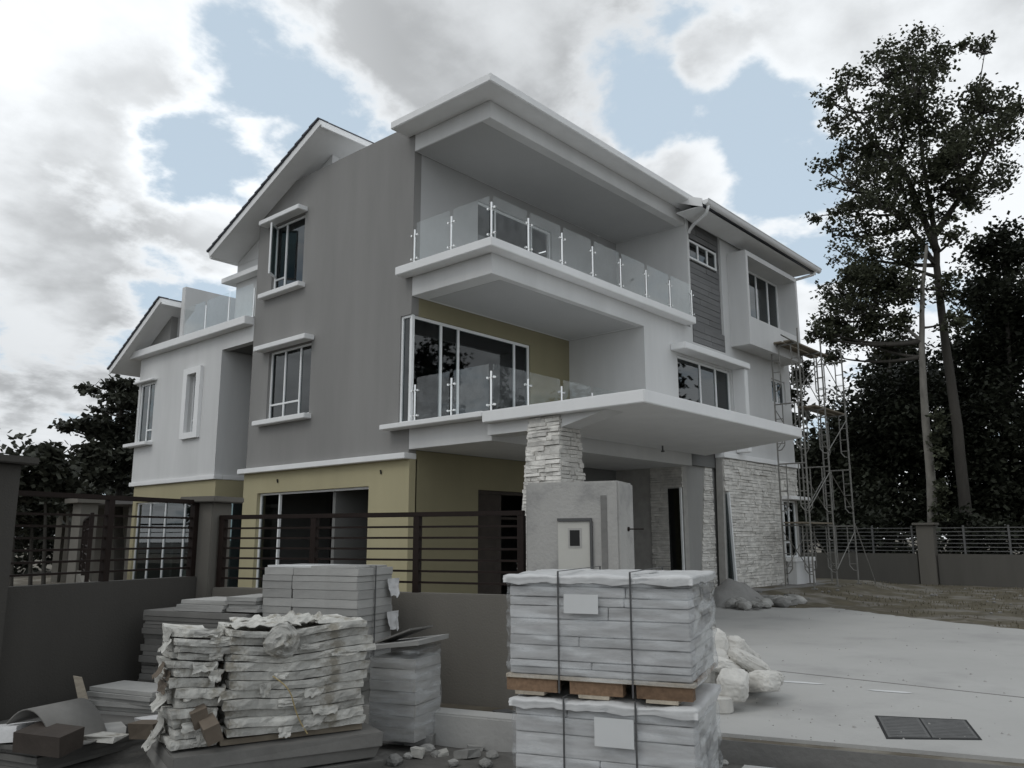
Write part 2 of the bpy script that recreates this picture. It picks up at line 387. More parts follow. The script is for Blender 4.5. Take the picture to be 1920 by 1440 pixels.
def window(axis, val, a0, a1, z0, z1, muls=(), trans=(), d=.07, fw=.05, hood=None, sill=None, name='window', fd=.07, open_panes=()):
    """frame = the part; panes, hood and sill are its pieces. muls: positions; trans: (a_from, a_to, z)"""
    mf = mapper(axis, val); m = MB()
    pbox(m, mf, a0, a0+fw, d, d+fd, z0, z1); pbox(m, mf, a1-fw, a1, d, d+fd, z0, z1)
    pbox(m, mf, a0+fw, a1-fw, d, d+fd, z0, z0+fw); pbox(m, mf, a0+fw, a1-fw, d, d+fd, z1-fw, z1)
    for mu in muls: pbox(m, mf, mu-fw*.5, mu+fw*.5, d+.003, d+fd-.003, z0+fw, z1-fw)
    for t in trans: pbox(m, mf, t[0]+.02, t[1]-.02, d+.006, d+fd-.006, t[2]-fw*.45, t[2]+fw*.45)
    w = m.build(name, 'aluminium', house, bevel=.004)
    ed = [a0+fw*.5]+list(muls)+[a1-fw*.5]
    for i, (pa, pb) in enumerate(zip(ed, ed[1:])):
        if i in open_panes: continue
        p = MB(); pbox(p, mf, pa+.012, pb-.012, d+fd*.45, d+fd*.45+.008, z0+fw*.5, z1-fw*.5); p.build('pane', 'window_glass', w)
    if hood:
        h = MB(); pbox(h, mf, a0-hood[0], a1+hood[1], -hood[2], -.001, z1+.02, z1+.02+hood[3]); h.build('hood', 'white_trim', w, bevel=.012)
    if sill:
        h = MB(); pbox(h, mf, a0-sill[0], a1+sill[1], -sill[2], d, z0-sill[3], z0-.002); h.build('sill', 'white_trim', w, bevel=.012)
    return w

# --- side wall (plane X=0)
wall('x', 0, 0, 5.98, 3.27, 10.38, .2, [(3.95,5.30,7.62,9.40), (3.45,5.22,4.40,6.10), (-.1,.33,3.87,6.13)], 'grey_plaster')
window('x', 0, 3.95, 5.30, 7.62, 9.40, muls=(4.83,), trans=((3.95+.88,5.3,7.98),), hood=(.10,.28,.28,.12), sill=(.12,.28,.20,.12))
m = MB(); mf = mapper('x', 0)
# the side-hung sash standing open in the upper window
c = Vector((.06, 5.24, 0)); e = Vector((-.42, -.30, 0)).normalized()
sash = MB()
for a0, a1, z0, z1 in ((0,.05,8.02,9.34),(.40,.45,8.02,9.34),(.05,.40,8.02,8.07),(.05,.40,9.29,9.34)):
    sash.obox(c, e, Vector((-e.y, e.x, 0)), a0, a1, 0, .04, z0, z1)
sash = sash.build('window_sash', 'aluminium', house); p = MB(); p.obox(c, e, Vector((-e.y,e.x,0)), .04, .41, .012, .02, 8.06, 9.30); p.build('pane', 'window_glass', sash)
window('x', 0, 3.45, 5.22, 4.40, 6.10, muls=(3.98, 4.62), trans=((3.98,5.22,4.78),), hood=(.10,.28,.28,.12), sill=(.10,.30,.20,.12))
m = MB(); m.box(-.13, .2, -.02, 6.18, 3.15, 3.268); m.build('ledge', 'white_trim', house, bevel=.01)
wall('x', .03, 0.0, 6.1, .05, 3.148, .2, [(1.25,5.47,.12,2.66)], 'beige_plaster')
window('x', .03, 1.25, 5.47, .12, 2.66, muls=(4.66,), open_panes=(0,), d=.09)
for y, z in ((.85,2.93),(4.6,2.92)):
    m = MB(); m.tube([(.02,y,z-.04),(.0,y,z+.04)], .018, 6); m.build('wall_socket', 'dark_hole', house)
# --- front wall (plane Y=0) behind porch and balconies
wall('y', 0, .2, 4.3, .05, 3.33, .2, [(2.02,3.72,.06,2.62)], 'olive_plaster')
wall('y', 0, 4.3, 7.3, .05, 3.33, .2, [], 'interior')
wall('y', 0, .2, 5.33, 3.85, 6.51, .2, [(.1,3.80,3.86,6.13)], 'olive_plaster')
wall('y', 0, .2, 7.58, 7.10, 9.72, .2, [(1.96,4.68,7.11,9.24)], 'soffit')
# corner sliding window on the first floor
window('y', 0, .06, 3.80, 3.87, 6.13, muls=(.90, 1.42, 3.27), d=.04, fw=.06)
window('x', 0, .0, .33, 3.87, 6.13, d=.03, fw=.05)
window('y', 0, 1.96, 4.68, 7.11, 9.24, muls=(2.62, 3.95), d=.06, open_panes=(2,))
# entrance door leaf standing dark in the porch
m = MB(); m.box(2.02, 2.10, .05, .14, .06, 2.62); m.box(3.64, 3.72, .05, .14, .06, 2.62); m.box(2.10, 3.64, .05, .14, 2.54, 2.62); dr = m.build('door_frame', 'board_brown', house)
m = MB(); m.box(2.10, 2.86, .09, .13, .06, 2.54); m.build('door', 'board_brown', dr)
m = MB(); m.box(2.12, 3.62, .092, .13, 2.0, 2.05); m.build('transom', 'board_brown', dr)

# --- second-floor balcony
m = MB(); m.prism([(-.3,.2),(-.003,.2),(-.003,-.003),(7.35,-.003),(7.35,-2.52),(-.3,-2.52)], 6.922, 7.10); b3 = m.build('balcony_slab', 'white_trim', house, bevel=.012)
m = MB(); m.box(0, 5.325, -2.25, -.003, 6.51, 6.92); m.build('balcony_beam', 'white_plaster', house, bevel=.006)
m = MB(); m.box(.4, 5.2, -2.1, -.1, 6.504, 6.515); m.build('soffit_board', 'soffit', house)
# --- roof slab over it
m = MB(); m.prism([(-.52,.2),(-.003,.2),(-.003,-.003),(.21,-.003),(.21,3.0),(7.5,3.0),(7.5,-2.68),(-.52,-2.68)], 10.092, 10.26); m.build('roof_slab', 'white_trim', house, bevel=.015)
m = MB(); m.box(0, 7.575, -2.19, -.003, 9.72, 10.09); m.build('roof_beam', 'white_plaster', house, bevel=.006)
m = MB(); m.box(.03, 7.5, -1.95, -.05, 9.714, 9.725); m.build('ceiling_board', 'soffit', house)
# --- first-floor balcony lip and beam
m = MB(); m.prism([(-.3,.57),(-.003,.57),(-.003,-.003),(5.30,-.003),(5.30,-2.285),(-.3,-2.285)], 3.745, 3.845); m.build('balcony_slab', 'white_trim', house, bevel=.01)
m = MB(); m.box(0, 7.298, -2.26, -.003, 3.335, 3.742); m.build('porch_beam', 'white_plaster', house, bevel=.006)
# porch ceiling lies a little above the beam's underside
# --- canopy of the car porch
can = [(-.3,-2.29),(-.3,-5.70),(5.86,-5.65),(7.37,-3.27),(7.95,-2.29)]
m = MB(); m.prism(can, 3.63, 3.835); m.build('canopy', 'white_trim', house, bevel=.012)
m = MB(); m.add([(-.12,-2.27,3.42),(.35,-2.27,3.42),(.35,-2.27,3.628),(-.12,-2.27,3.628),(-.12,-3.95,3.42),(.35,-3.95,3.42),(.35,-4.9,3.628),(-.12,-4.9,3.628)],
      [(0,1,2,3),(4,7,6,5),(0,4,5,1),(1,5,6,2),(2,6,7,3),(3,7,4,0)]); m.build('canopy_beam', 'white_plaster', house)
# ceiling hook / lamp point under canopy
m = MB(); m.tube([(5.2,-2.7,3.63),(5.2,-2.7,3.52)], .02, 8); m.tube([(5.2,-2.7,3.52),(5.2,-2.7,3.49)], .04, 10); m.build('ceiling_lamp', 'grate', house)

# --- right-hand block, front plane Y=-2.23
FY = -2.23
wall('x', 5.33, FY+.2, 0, 3.85, 6.51, .2, [], 'white_plaster')
wall('x', 7.58, FY+.2, 0, 7.10, 10.088, .2, [], 'white_plaster')
wall('y', FY, 5.33, 13.72, 3.80, 6.92, .2, [(6.84,9.73,4.30,6.08), (12.35,13.35,5.55,6.28)], 'white_plaster')
wall('y', FY, 7.58, 13.72, 6.922, 10.05, .2, [(7.68,9.45,6.925,9.92), (9.98,13.2,7.66,9.36)], 'white_plaster')
wall('y', FY, 7.68, 9.45, 6.56, 6.922, .01, [], 'panel', name='panel_back')
# dark strip panel: planks with recessed joints, high window of three lights
wall('y', FY+.10, 7.66, 9.47, 6.56, 9.95, .05, [(7.72,9.27,8.86,9.38)], 'dark_hole', name='panel_back')
z = 6.57; k = 0
while z < 9.9:
    h = .148
    segs = [(7.69, 9.44)]
    if z+h > 8.84 and z < 9.40: segs = [(7.69, 7.715), (9.275, 9.44)]
    else:
        cut = random.uniform(8.1, 9.0); segs = [(7.69, cut-.004), (cut+.004, 9.44)]
    for a, b in segs:
        m = MB(); dd = -.012 if z < 6.93 else .06+random.uniform(0, .01); m.box(a, b, FY+dd, FY+dd+.03, z, min(z+h, 9.91)); m.build('plank', 'panel', house)
    z += h+.012; k += 1
window('y', FY+.04, 7.72, 9.27, 8.86, 9.38, muls=(8.24, 8.76), d=0, fw=.055)
# projecting bay frame
m = MB(); x0, x1, y0, y1 = 9.82, 13.34, -2.80, FY-.002
m.box(x0, x0+.13, y0, y1, 6.80, 9.50); m.box(x1-.13, x1, y0, y1, 6.80, 9.50); m.box(x0+.13, x1-.13, y0, y1, 9.36, 9.50); m.box(x0+.13, x1-.13, y0, y1, 6.80, 7.60)
m.build('bay_frame', 'white_plaster', house)
window('y', FY, 9.98, 13.2, 7.66, 9.36, muls=(10.85, 11.70, 12.48), d=.0, fw=.055)
# first-floor window with hood and side fin
w = window('y', FY, 6.84, 9.73, 4.30, 6.08, muls=(8.10, 8.95), d=.06, fw=.055)
m = MB(); m.box(6.52, 10.06, FY-.42, FY-.002, 6.14, 6.30); m.box(9.80, 10.00, FY-.36, FY-.002, 3.85, 6.138); m.build('hood', 'white_trim', w, bevel=.012)
window('y', FY, 12.35, 13.35, 5.55, 6.28, muls=(12.85,), d=.06)
# white upper wall of ground floor and the ledge over the stone
m = MB(); m.box(8.95, 13.9, FY-.08, FY+.2, 3.66, 3.80); m.build('ledge', 'white_trim', house, bevel=.01)
# --- side walls, floors and back: shut the house
wall('x', 13.52, FY+.2, 6.0, .0, 10.05, .2, [], 'white_plaster')
wall('y', 6.0, .2, 13.5, .0, 10.3, .2, [], 'interior')
m = MB(); m.box(.21, 13.5, .21, 5.99, 3.30, 3.80); m.box(5.55, 13.5, FY+.22, .2, 3.40, 3.80); m.build('floor', 'interior', house)
m = MB(); m.box(.21, 13.5, .21, 5.99, 6.52, 7.08); m.box(5.6, 13.5, FY+.22, .2, 6.6, 6.9); m.build('floor', 'interior', house)
m = MB(); m.box(.21, 13.5, 3.02, 5.99, 10.06, 10.2); m.box(7.8, 13.5, FY+.22, 3.0, 10.06, 10.2); m.box(.21, 13.5, 2.6, 2.7, .05, 10.0); m.build('partition', 'interior', house)

# --- right roof with gutter
rp = lambda y: 9.93+(y+3.05)*.42
m = MB()
m.hull6([(6.98,-3.05,9.86),(14.3,-3.05,9.86),(14.3,3.0,rp(3.0)-.07),(6.98,3.0,rp(3.0)-.07),(6.98,-3.05,9.98),(14.3,-3.05,9.98),(14.3,3.0,rp(3.0)+.05),(6.98,3.0,rp(3.0)+.05)])
rr = m.build('roof', 'roof_tile', house)
m = MB(); m.box(6.99, 14.2, -2.98, FY-.05, 9.84, 9.856); m.build('soffit_board', 'white_trim', rr)
m = MB(); m.hull6([(6.93,-3.05,9.80),(6.978,-3.05,9.80),(6.978,3.0,rp(3)-.14),(6.93,3.0,rp(3)-.14),(6.93,-3.05,10.02),(6.978,-3.05,10.02),(6.978,3.0,rp(3)+.08),(6.93,3.0,rp(3)+.08)]); m.build('barge_board', 'white_trim', rr)
m = MB(); m.hull6([(14.3,-3.05,9.80),(14.34,-3.05,9.80),(14.34,3.0,rp(3)-.14),(14.3,3.0,rp(3)-.14),(14.3,-3.05,10.02),(14.34,-3.05,10.02),(14.34,3.0,rp(3)+.08),(14.3,3.0,rp(3)+.08)]); m.build('barge_board', 'white_trim', rr)
# gutter: half-round trough
m = MB(); n = 9; o = len(m.v)
for x in (6.95, 14.40):
    for i in range(n):
        a = math.pi*i/(n-1); m.v.append((x, -3.13+.085*math.cos(a), 9.965-.115*math.sin(a)))
    m.v.append((x, -3.235, 9.985)); m.v.append((x, -3.235, 9.965))
nn = n+2
for i in range(nn-1): m.f.append((i, i+1, nn+i+1, nn+i))
m.f.append(tuple(range(n))); m.f.append(tuple(nn+i for i in range(n)))
gt = m.build('gutter', 'white_trim', rr, recalc=False)
sm = gt.modifiers.new('solid', 'SOLIDIFY'); sm.thickness = .008
m = MB(); m.tube([(7.12,-3.13,9.87),(7.10,-3.12,9.78),(7.22,-3.0,9.70),(7.48,-2.5,9.62),(7.66,-2.28,9.58),(7.66,-2.25,9.50)], .042, 10); m.build('downpipe', 'white_trim', rr, smooth=True)
m = MB(); m.tube([(14.15,-3.13,9.88),(14.12,-3.05,9.76),(13.95,-2.6,9.66),(13.80,-2.30,9.62)], .042, 10); m.build('downpipe', 'white_trim', rr, smooth=True)

# --- left block (lower wing)
wall('x', 0, 7.50, 12.25, 3.22, 6.52, .2, [(8.62,9.12,4.42,6.05), (11.2,12.12,4.36,6.14)], 'white_plaster')
wall('x', 0, 5.99, 12.25, 6.52, 6.94, .2, [], 'white_plaster')
wall('y', 7.50, .2, 3.4, 3.22, 6.52, .2, [], 'white_plaster')
wall('x', 2.6, 6.0, 7.5, .05, 6.52, .2, [], 'white_plaster')
wall('y', 12.05, .2, 6.0, 3.22, 6.94, .2, [(.21,1.1,4.36,6.14)], 'white_plaster')
m = MB(); m.box(-.26, .25, 6.02, 12.62, 6.943, 7.15); m.build('parapet_ledge', 'white_trim', house, bevel=.012)
m = MB(); m.box(.01, 6, 6.2, 12.2, 6.80, 6.93); m.box(.21, 2.59, 6.01, 7.49, 6.524, 6.60); m.build('floor', 'interior', house)
m = MB(); m.box(-.05, .2, 7.42, 12.3, 3.10, 3.218); m.box(.2, 2.6, 7.44, 7.5, 3.10, 3.218); m.build('ledge', 'white_trim', house, bevel=.01)
wall('x', .03, 7.46, 12.1, .05, 3.098, .15, [(7.70,11.9,.12,2.62)], 'beige_plaster')
wall('y', 7.46, .18, 2.6, .05, 3.098, .15, [(.4,2.2,.12,2.62)], 'beige_plaster')
window('x', .03, 7.70, 11.9, .12, 2.62, muls=(8.75, 9.1, 10.2, 11.1), d=.06)
window('y', 7.46, .4, 2.2, .12, 2.62, muls=(1.3,), d=.06)
wall('x', 6.0, 6.0, 12.2, 0, 6.9, .2, [], 'interior'); wall('x', 3.2, 7.7, 12.0, .0, 6.7, .15, [], 'interior')
m = MB(); m.box(.21, 6.0, 7.66, 12.04, 3.10, 3.21); m.build('floor', 'interior', house)
# slit window in a projecting surround
w = window('x', 0, 8.62, 9.12, 4.42, 6.05, trans=((8.62,9.12,4.78),), d=.10, fw=.045)
m = MB(); mf = mapper('x', 0)
for a in ((8.40,8.618,4.26,6.22),(9.122,9.34,4.26,6.22)): pbox(m, mf, a[0], a[1], -.10, -.001, a[2], a[3])
pbox(m, mf, 8.618, 9.122, -.10, -.001, 6.05, 6.22); pbox(m, mf, 8.618, 9.122, -.10, -.001, 4.26, 4.42)
m.build('window_surround', 'white_trim', w)
w = window('x', 0, 11.2, 12.12, 4.36, 6.14, muls=(11.62,), trans=((11.2,11.62,4.72),), d=.03, fw=.05, hood=(.1,.2,.16,.06), sill=(.1,.42,.22,.10))
window('y', 12.05, .21, 1.1, 4.36, 6.14, d=.1)
# fin wall on the roof terrace and its glass
wall('y', 9.76, .0, 2.7, 7.152, 8.74, .2, [], 'white_plaster', name='fin_wall')
# second-floor back wall with ledge (seen left of the grey wall)
wall('x', .30, 5.99, 7.50, 7.152, 8.915, .2, [], 'white_plaster')
wall('y', 7.30, .5, 6.0, 7.152, 8.95, .2, [], 'white_plaster')
m = MB(); m.box(.02, .298, 6.0, 7.82, 8.42, 8.56); m.box(.298, 3, 7.502, 7.82, 8.42, 8.56); m.build('ledge', 'white_trim', house, bevel=.01)

# --- lean-to tiled roofs: high edge towards the front, verge overhanging the side wall
def lean_roof(xv, xe, yh, zh, yl, zl, nrows, trimdir):
    """verge plane x=xv, high edge (yh,zh) down to eave (yl,zl)"""
    sl = Vector((0, yl-yh, zl-zh)); ln = sl.length; e = sl.normalized(); up = Vector((0, -e.z, e.y))
    if up.z < 0: up = -up
    m = MB()
    A = Vector((xv, yh, zh)); 
    def P(x, d, h): q = A+e*d+up*h; return (x, q.y, q.z)
    # deck with white soffit
    m.hull6([P(xv,0,-.20),P(xe,0,-.20),P(xe,ln,-.20),P(xv,ln,-.20),P(xv,0,-.085),P(xe,0,-.085),P(xe,ln,-.085),P(xv,ln,-.085)])
    rf = m.build('roof', 'white_trim', house)
    m = MB(); m.hull6([P(xv-.03,-.03,-.235),P(xv-.001,-.03,-.235),P(xv-.001,ln,-.235),P(xv-.03,ln,-.235),P(xv-.03,-.03,-.075),P(xv-.001,-.03,-.075),P(xv-.001,ln,-.075),P(xv-.03,ln,-.075)]); m.build('barge_board', 'white_trim', rf)
    m = MB(); m.hull6([P(xv,-.035,-.30),P(xe,-.035,-.30),P(xe,-.002,-.30),P(xv,-.002,-.30),P(xv,-.035,-.06),P(xe,-.035,-.06),P(xe,-.002,-.06),P(xv,-.002,-.06)]); m.build('fascia', 'white_trim', rf)
    step = ln/nrows
    field = MB()
    for i in range(nrows):
        d0 = i*step-.05; d1 = (i+1)*step+.03
        t = MB(); t.hull6([P(xv-.07,d0,-.082),P(xv+.24,d0,-.082),P(xv+.24,d1,-.062),P(xv-.07,d1,-.062),P(xv-.07,d0,-.03),P(xv+.24,d0,-.03),P(xv+.24,d1,.008),P(xv-.07,d1,.008)])
        t.build('tile', 'roof_tile', rf, bevel=.008)
        x = xv+.25
        while x < xe:
            field.hull6([P(x,d0,-.082),P(x+.29,d0,-.082),P(x+.29,d1,-.062),P(x,d1,-.062),P(x,d0,-.05),P(x+.29,d0,-.05),P(x+.29,d1,-.012),P(x,d1,-.012)]); x += .30
    fo = field.build('tile_field', 'roof_tile', rf); fo['kind'] = 'stuff'
    r = MB(); x = xv-.06
    for i in range(8): 
        pass
    return rf, P, ln
rf, P, ln = lean_roof(-.5, 7.0, 2.84, 11.30, 7.61, 9.18, 17, 1)
m = MB(); m.tube([(-.42,7.66,9.03),(6.9,7.66,9.03)], .055, 8); m.build('gutter', 'white_trim', rf)
# gable wall below it (behind the grey wall)
m = MB(); prof = [(3.35,9.9),(7.48,9.2),(7.48,9.02),(3.35,10.86)]
m.add([(.30,y,z) for y,z in prof]+[(.5,y,z) for y,z in prof], [(0,1,2,3),(7,6,5,4),(0,4,5,1),(1,5,6,2),(2,6,7,3),(3,7,4,0)])
m = MB(); prof = [(3.35,8.92),(7.49,8.92),(7.49,8.99),(3.35,10.84)]
m.add([(.296,y,z) for y,z in prof]+[(.49,y,z) for y,z in prof], [(0,1,2,3),(7,6,5,4),(0,4,5,1),(1,5,6,2),(2,6,7,3),(3,7,4,0)]); m.build('gable_wall', 'white_plaster', house)
wall('y', 3.35, .5, 6.9, 10.2, 10.88, .2, [], 'white_plaster', name='clerestory_wall')
rf, P, ln = lean_roof(-.5, 2.6, 10.27, 8.43, 13.29, 6.75, 12, 1)
m = MB(); prof = [(10.6,7.152),(12.3,7.152),(12.6,6.98),(10.6,8.05)]
m.add([(.05,y,z) for y,z in prof]+[(.25,y,z) for y,z in prof], [(0,1,2,3),(7,6,5,4),(0,4,5,1),(1,5,6,2),(2,6,7,3),(3,7,4,0)]); m.build('gable_wall', 'grey_plaster', house)
wall('y', 10.6, .25, 2.5, 7.16, 8.1, .15, [], 'white_plaster')

# --- glass balustrades
def balustrade(pts, nseg, zb, h=.92, posth=.78, lastpost=True, firstpost=True, plates=True):
    a, b = Vector(pts[0]), Vector(pts[1]); d = (b-a); ln = d.length; e = d.normalized(); nrm_ = Vector((e.y, -e.x, 0))
    root = None
    for i in range(nseg+1):
        if (i == 0 and not firstpost) or (i == nseg and not lastpost): continue
        p = a+e*(ln*i/nseg)
        m = MB(); m.tube([(p.x,p.y,zb),(p.x,p.y,zb+posth)], .021, 10)
        m.tube([(p.x,p.y,zb),(p.x,p.y,zb+.02)], .05, 12)
        po = m.build('balustrade_post', 'steel', house, smooth=False)
        if plates:
            for zc in (zb+.15, zb+posth-.12):
                m = MB()
                for sgn in (-1, 1):
                    q = Vector((p.x,p.y,zc)); m.tube([q, q+e*sgn*.085], .011, 6); m.tube([q+e*sgn*.085-nrm_*.02, q+e*sgn*.085+nrm_*.02], .022, 8)
                m.build('glass_clamp', 'steel', po)
    for i in range(nseg):
        p0 = a+e*(ln*i/nseg+.055); p1 = a+e*(ln*(i+1)/nseg-.055)
        m = MB(); m.obox((p0.x,p0.y,0), e, nrm_, 0, (p1-p0).length, -.006, .006, zb+.06, zb+h); m.build('glass_panel', 'rail_glass', house)
balustrade([(-.10,-.17,0),(-.10,-2.33,0)], 2, 7.10)
balustrade([(-.10,-2.33,0),(7.50,-2.33,0)], 7, 7.10, firstpost=False)
balustrade([(.0,-.16,0),(.0,-2.24,0)], 2, 3.847)
balustrade([(.0,-2.24,0),(5.28,-2.24,0)], 5, 3.847, firstpost=False)
balustrade([(.0,6.06,0),(.0,9.72,0)], 3, 7.152, plates=False, lastpost=False)

# --- stone cladding
NSTONE = [0]
def stones(mf, lo, hi, z0, z1, parent, single, proud=(.02,.055), hr=(.045,.085), lr=(.12,.34), skip=None):
    """lo(z),hi(z): edges of the field; single: stones as objects of their own"""
    joined = MB(); z = z0
    while z < z1-.02:
        h = min(random.uniform(*hr), z1-z); a = lo(z+h/2); e = hi(z+h/2)
        while a < e-.02:
            l = random.uniform(*lr)
            if a+l > e-.08: l = e-a
            d = random.uniform(*proud); g = .004; j = lambda: random.uniform(-.007, .007)
            if not (skip and skip(a+l/2, z+h/2)):
                pts_ = []
                for zz_ in (z+g, z+h-g):
                    for aa, dd in ((a+g, -d), (a+l-g, -d), (a+l-g, .0), (a+g, .0)):
                        k = dd < 0
                        pts_.append(mf(aa+(j() if k else 0), dd+(random.uniform(-.012,.012) if k else 0), zz_+(j() if k else 0)))
                if single and NSTONE[0] < 298:
                    NSTONE[0] += 1
                    m = MB(); m.hull6(pts_); m.build('stone', 'stone', parent)
                else: joined.hull6(pts_)
            a += l
        z += h
    if joined.v:
        o = joined.build('stone_field', 'stone', parent); o['kind'] = 'stuff'
# tapered porch column
ctr = (.11, -3.60); 
def half(z): return (.25+(3.62-z)*.050, .31+(3.62-z)*.060)
m = MB(); vs = []
for z in (0.0, 3.62):
    hx, hy = half(z); vs += [(ctr[0]-hx, ctr[1]-hy, z), (ctr[0]+hx, ctr[1]-hy, z), (ctr[0]+hx, ctr[1]+hy, z), (ctr[0]-hx, ctr[1]+hy, z)]
m.hull6(vs); col1 = m.build('stone_column', 'stone_back', house)
stones(lambda a,d,z: (ctr[0]-half(z)[0]+d, a, z), lambda z: ctr[1]-half(z)[1]-.03, lambda z: ctr[1]+half(z)[1]+.0, 0.0, 3.62, col1, True)
stones(lambda a,d,z: (a, ctr[1]-half(z)[1]+d, z), lambda z: ctr[0]-half(z)[0]+.0, lambda z: ctr[0]+half(z)[0]+.03, 0.0, 3.62, col1, True)
stones(lambda a,d,z: (a, ctr[1]+half(z)[1]-d, z), lambda z: ctr[0]-half(z)[0], lambda z: ctr[0]+half(z)[0], 0.0, 3.62, col1, False)
stones(lambda a,d,z: (ctr[0]+half(z)[0]-d, a, z), lambda z: ctr[1]-half(z)[1], lambda z: ctr[1]+half(z)[1], 0.0, 3.62, col1, False)
# stone-clad entrance walls: face C (to the side) with slit window, B (front, in the porch), A (front, right)
m = MB(); m.box(7.3, 7.5, -1.98, 0, .05, 3.62); cw = m.build('stone_wall', 'stone_back', house)
stones(mapper('x', 7.3), lambda z: -1.985 if z > 2.84 else -1.555, lambda z: -1.06, .05, 3.60, cw, True, lr=(.2,.45))
m = MB(); m.add([(7.268,-1.90,2.78),(7.268,-1.58,2.78),(7.268,-1.66,.35),(7.268,-1.90,.35),(7.29,-1.90,2.78),(7.29,-1.58,2.78),(7.29,-1.66,.35),(7.29,-1.90,.35)], [(0,1,2,3),(7,6,5,4),(0,4,5,1),(1,5,6,2),(2,6,7,3),(3,7,4,0)]); sw = m.build('slit_window', 'window_glass', house)
m = MB(); m.box(7.24, 7.292, -1.95, -1.905, .35, 2.82); m.build('frame', 'aluminium', sw)
m = MB(); m.box(7.292, 7.298, -1.95, -1.55, .35, 2.80); m.build('backing', 'dark_hole', sw)
m = MB(); m.box(7.5, 9.2, -1.94, -1.7, .05, 3.62); bw_ = m.build('stone_wall', 'pier_grey', house)
stones(mapper('y', -1.94), lambda z: 8.02+.14*z, lambda z: 8.9, .05, 3.60, bw_, True, lr=(.25,.5), proud=(.012,.03))
def aedge(z): return 8.98-.03*(3.7-z)
m = MB(); m.add([(aedge(.2),FY+.02,.2),(13.72,FY+.02,.2),(13.72,FY+.2,.2),(aedge(.2),FY+.2,.2),(aedge(3.66),FY+.02,3.655),(13.72,FY+.02,3.655),(13.72,FY+.2,3.655),(aedge(3.66),FY+.2,3.655)],
      [(0,3,2,1),(4,5,6,7),(0,1,5,4),(1,2,6,5),(2,3,7,6),(3,0,4,7)]); aw = m.build('stone_wall', 'stone_back', house)
stones(mapper('y', FY+.02), lambda z: aedge(z)+.04 if (z > 2.78 or z < .42) else 9.35-(z-.42)*.077, lambda z: 13.74 if (z > 2.7 or z < .95) else 12.53, .2, 3.65, aw, True, lr=(.2,.6), hr=(.055,.105))
# side slit with white frame leaning along the batter
m = MB(); m.hull6([(9.00,FY-.012,.45),(9.30,FY-.012,.45),(9.30,FY+.0,.45),(9.00,FY+.0,.45),(9.06,FY-.012,2.72),(9.12,FY-.012,2.72),(9.12,FY+.0,2.72),(9.06,FY+.0,2.72)]); sw = m.build('slit_window', 'window_glass', house)
m = MB(); m.hull6([(9.29,FY-.07,.42),(9.35,FY-.07,.42),(9.35,FY+.01,.42),(9.29,FY+.01,.42),(9.11,FY-.07,2.76),(9.17,FY-.07,2.76),(9.17,FY+.01,2.76),(9.11,FY+.01,2.76)]); m.build('frame', 'aluminium', sw)
w = window('y', FY-.03, 12.55, 13.4, 1.02, 2.66, muls=(12.95,), trans=((12.55,12.95,1.45),), d=-.01, fw=.05, hood=(.06,.5,.30,.10), sill=(.06,.55,.32,.12))
m = MB(); m.box(12.55, 13.9, FY-.32, FY-.06, .2, .898); m.build('window_base', 'white_plaster', w)
m = MB(); m.box(12.6, 13.4, FY+.012, FY+.017, 1.03, 2.65); m.build('backing', 'dark_hole', w)
# concrete apron at the foot of the stone wall
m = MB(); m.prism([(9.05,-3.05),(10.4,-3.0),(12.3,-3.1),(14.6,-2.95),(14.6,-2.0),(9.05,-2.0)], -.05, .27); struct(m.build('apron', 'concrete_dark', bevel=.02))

# ------------------------------------------------------------------ BOUNDARY
def fence_panel(o, e, n, s0, s1, zb, zt, rails, posts, name, label, mat='fence_metal', rail_r=.011, foot=None):
    """o origin, e direction along, n normal; rails list of z; posts list of s"""
    base = o+e*((s0+s1)/2); t = thing(name, label, 'fence', (base.x, base.y, zb), 'metal railings on the boundary walls')
    m = MB(); m.obox(o, e, n, s0, s1, -.028, .028, zt-.05, zt); m.build('top_rail', mat, t, bevel=.004)
    for z in rails:
        m = MB(); m.obox(o, e, n, s0+.02, s1-.02, -rail_r, rail_r, z-rail_r, z+rail_r); m.build('rail', mat, t)
    for s in posts:
        m = MB(); m.obox(o, e, n, s-.034, s+.034, -.036, .036, foot(s) if foot else zb, zt-.051); m.build('post', mat, t)
    return t
# street wall with pier
bw = thing('boundary_wall', 'low grey rendered wall behind the tile stacks, under the brown railing', 'wall', tuple(B(.8,0,0)))
m = MB(); m.obox(B(0,0), U, V, -1.19, 2.76, .0, .15, -.2, 1.035); m.build('wall', 'wall_render', bw, bevel=.012)
pier = thing('wall_pier', 'grey wall pier with flat cap where the two railings meet', 'pillar', tuple(B(2.92,.1,0)))
m = MB(); m.obox(B(0,0), U, V, 2.765, 3.10, -.06, .27, -.2, 2.02); m.build('shaft', 'wall_render', pier, bevel=.01)
m = MB(); m.obox(B(0,0), U, V, 2.66, 3.20, -.15, .36, 2.022, 2.09); m.build('cap', 'wall_render', pier, bevel=.01)
rails = [1.14+.115*i for i in range(6)]
fence_panel(B(0,.07), U, V, -1.18, 2.75, 1.035, 1.87, rails, (-1.15, .05, 1.38, 2.70), 'railing', 'dark brown horizontal bar railing between grey pier and concrete gate pillar')
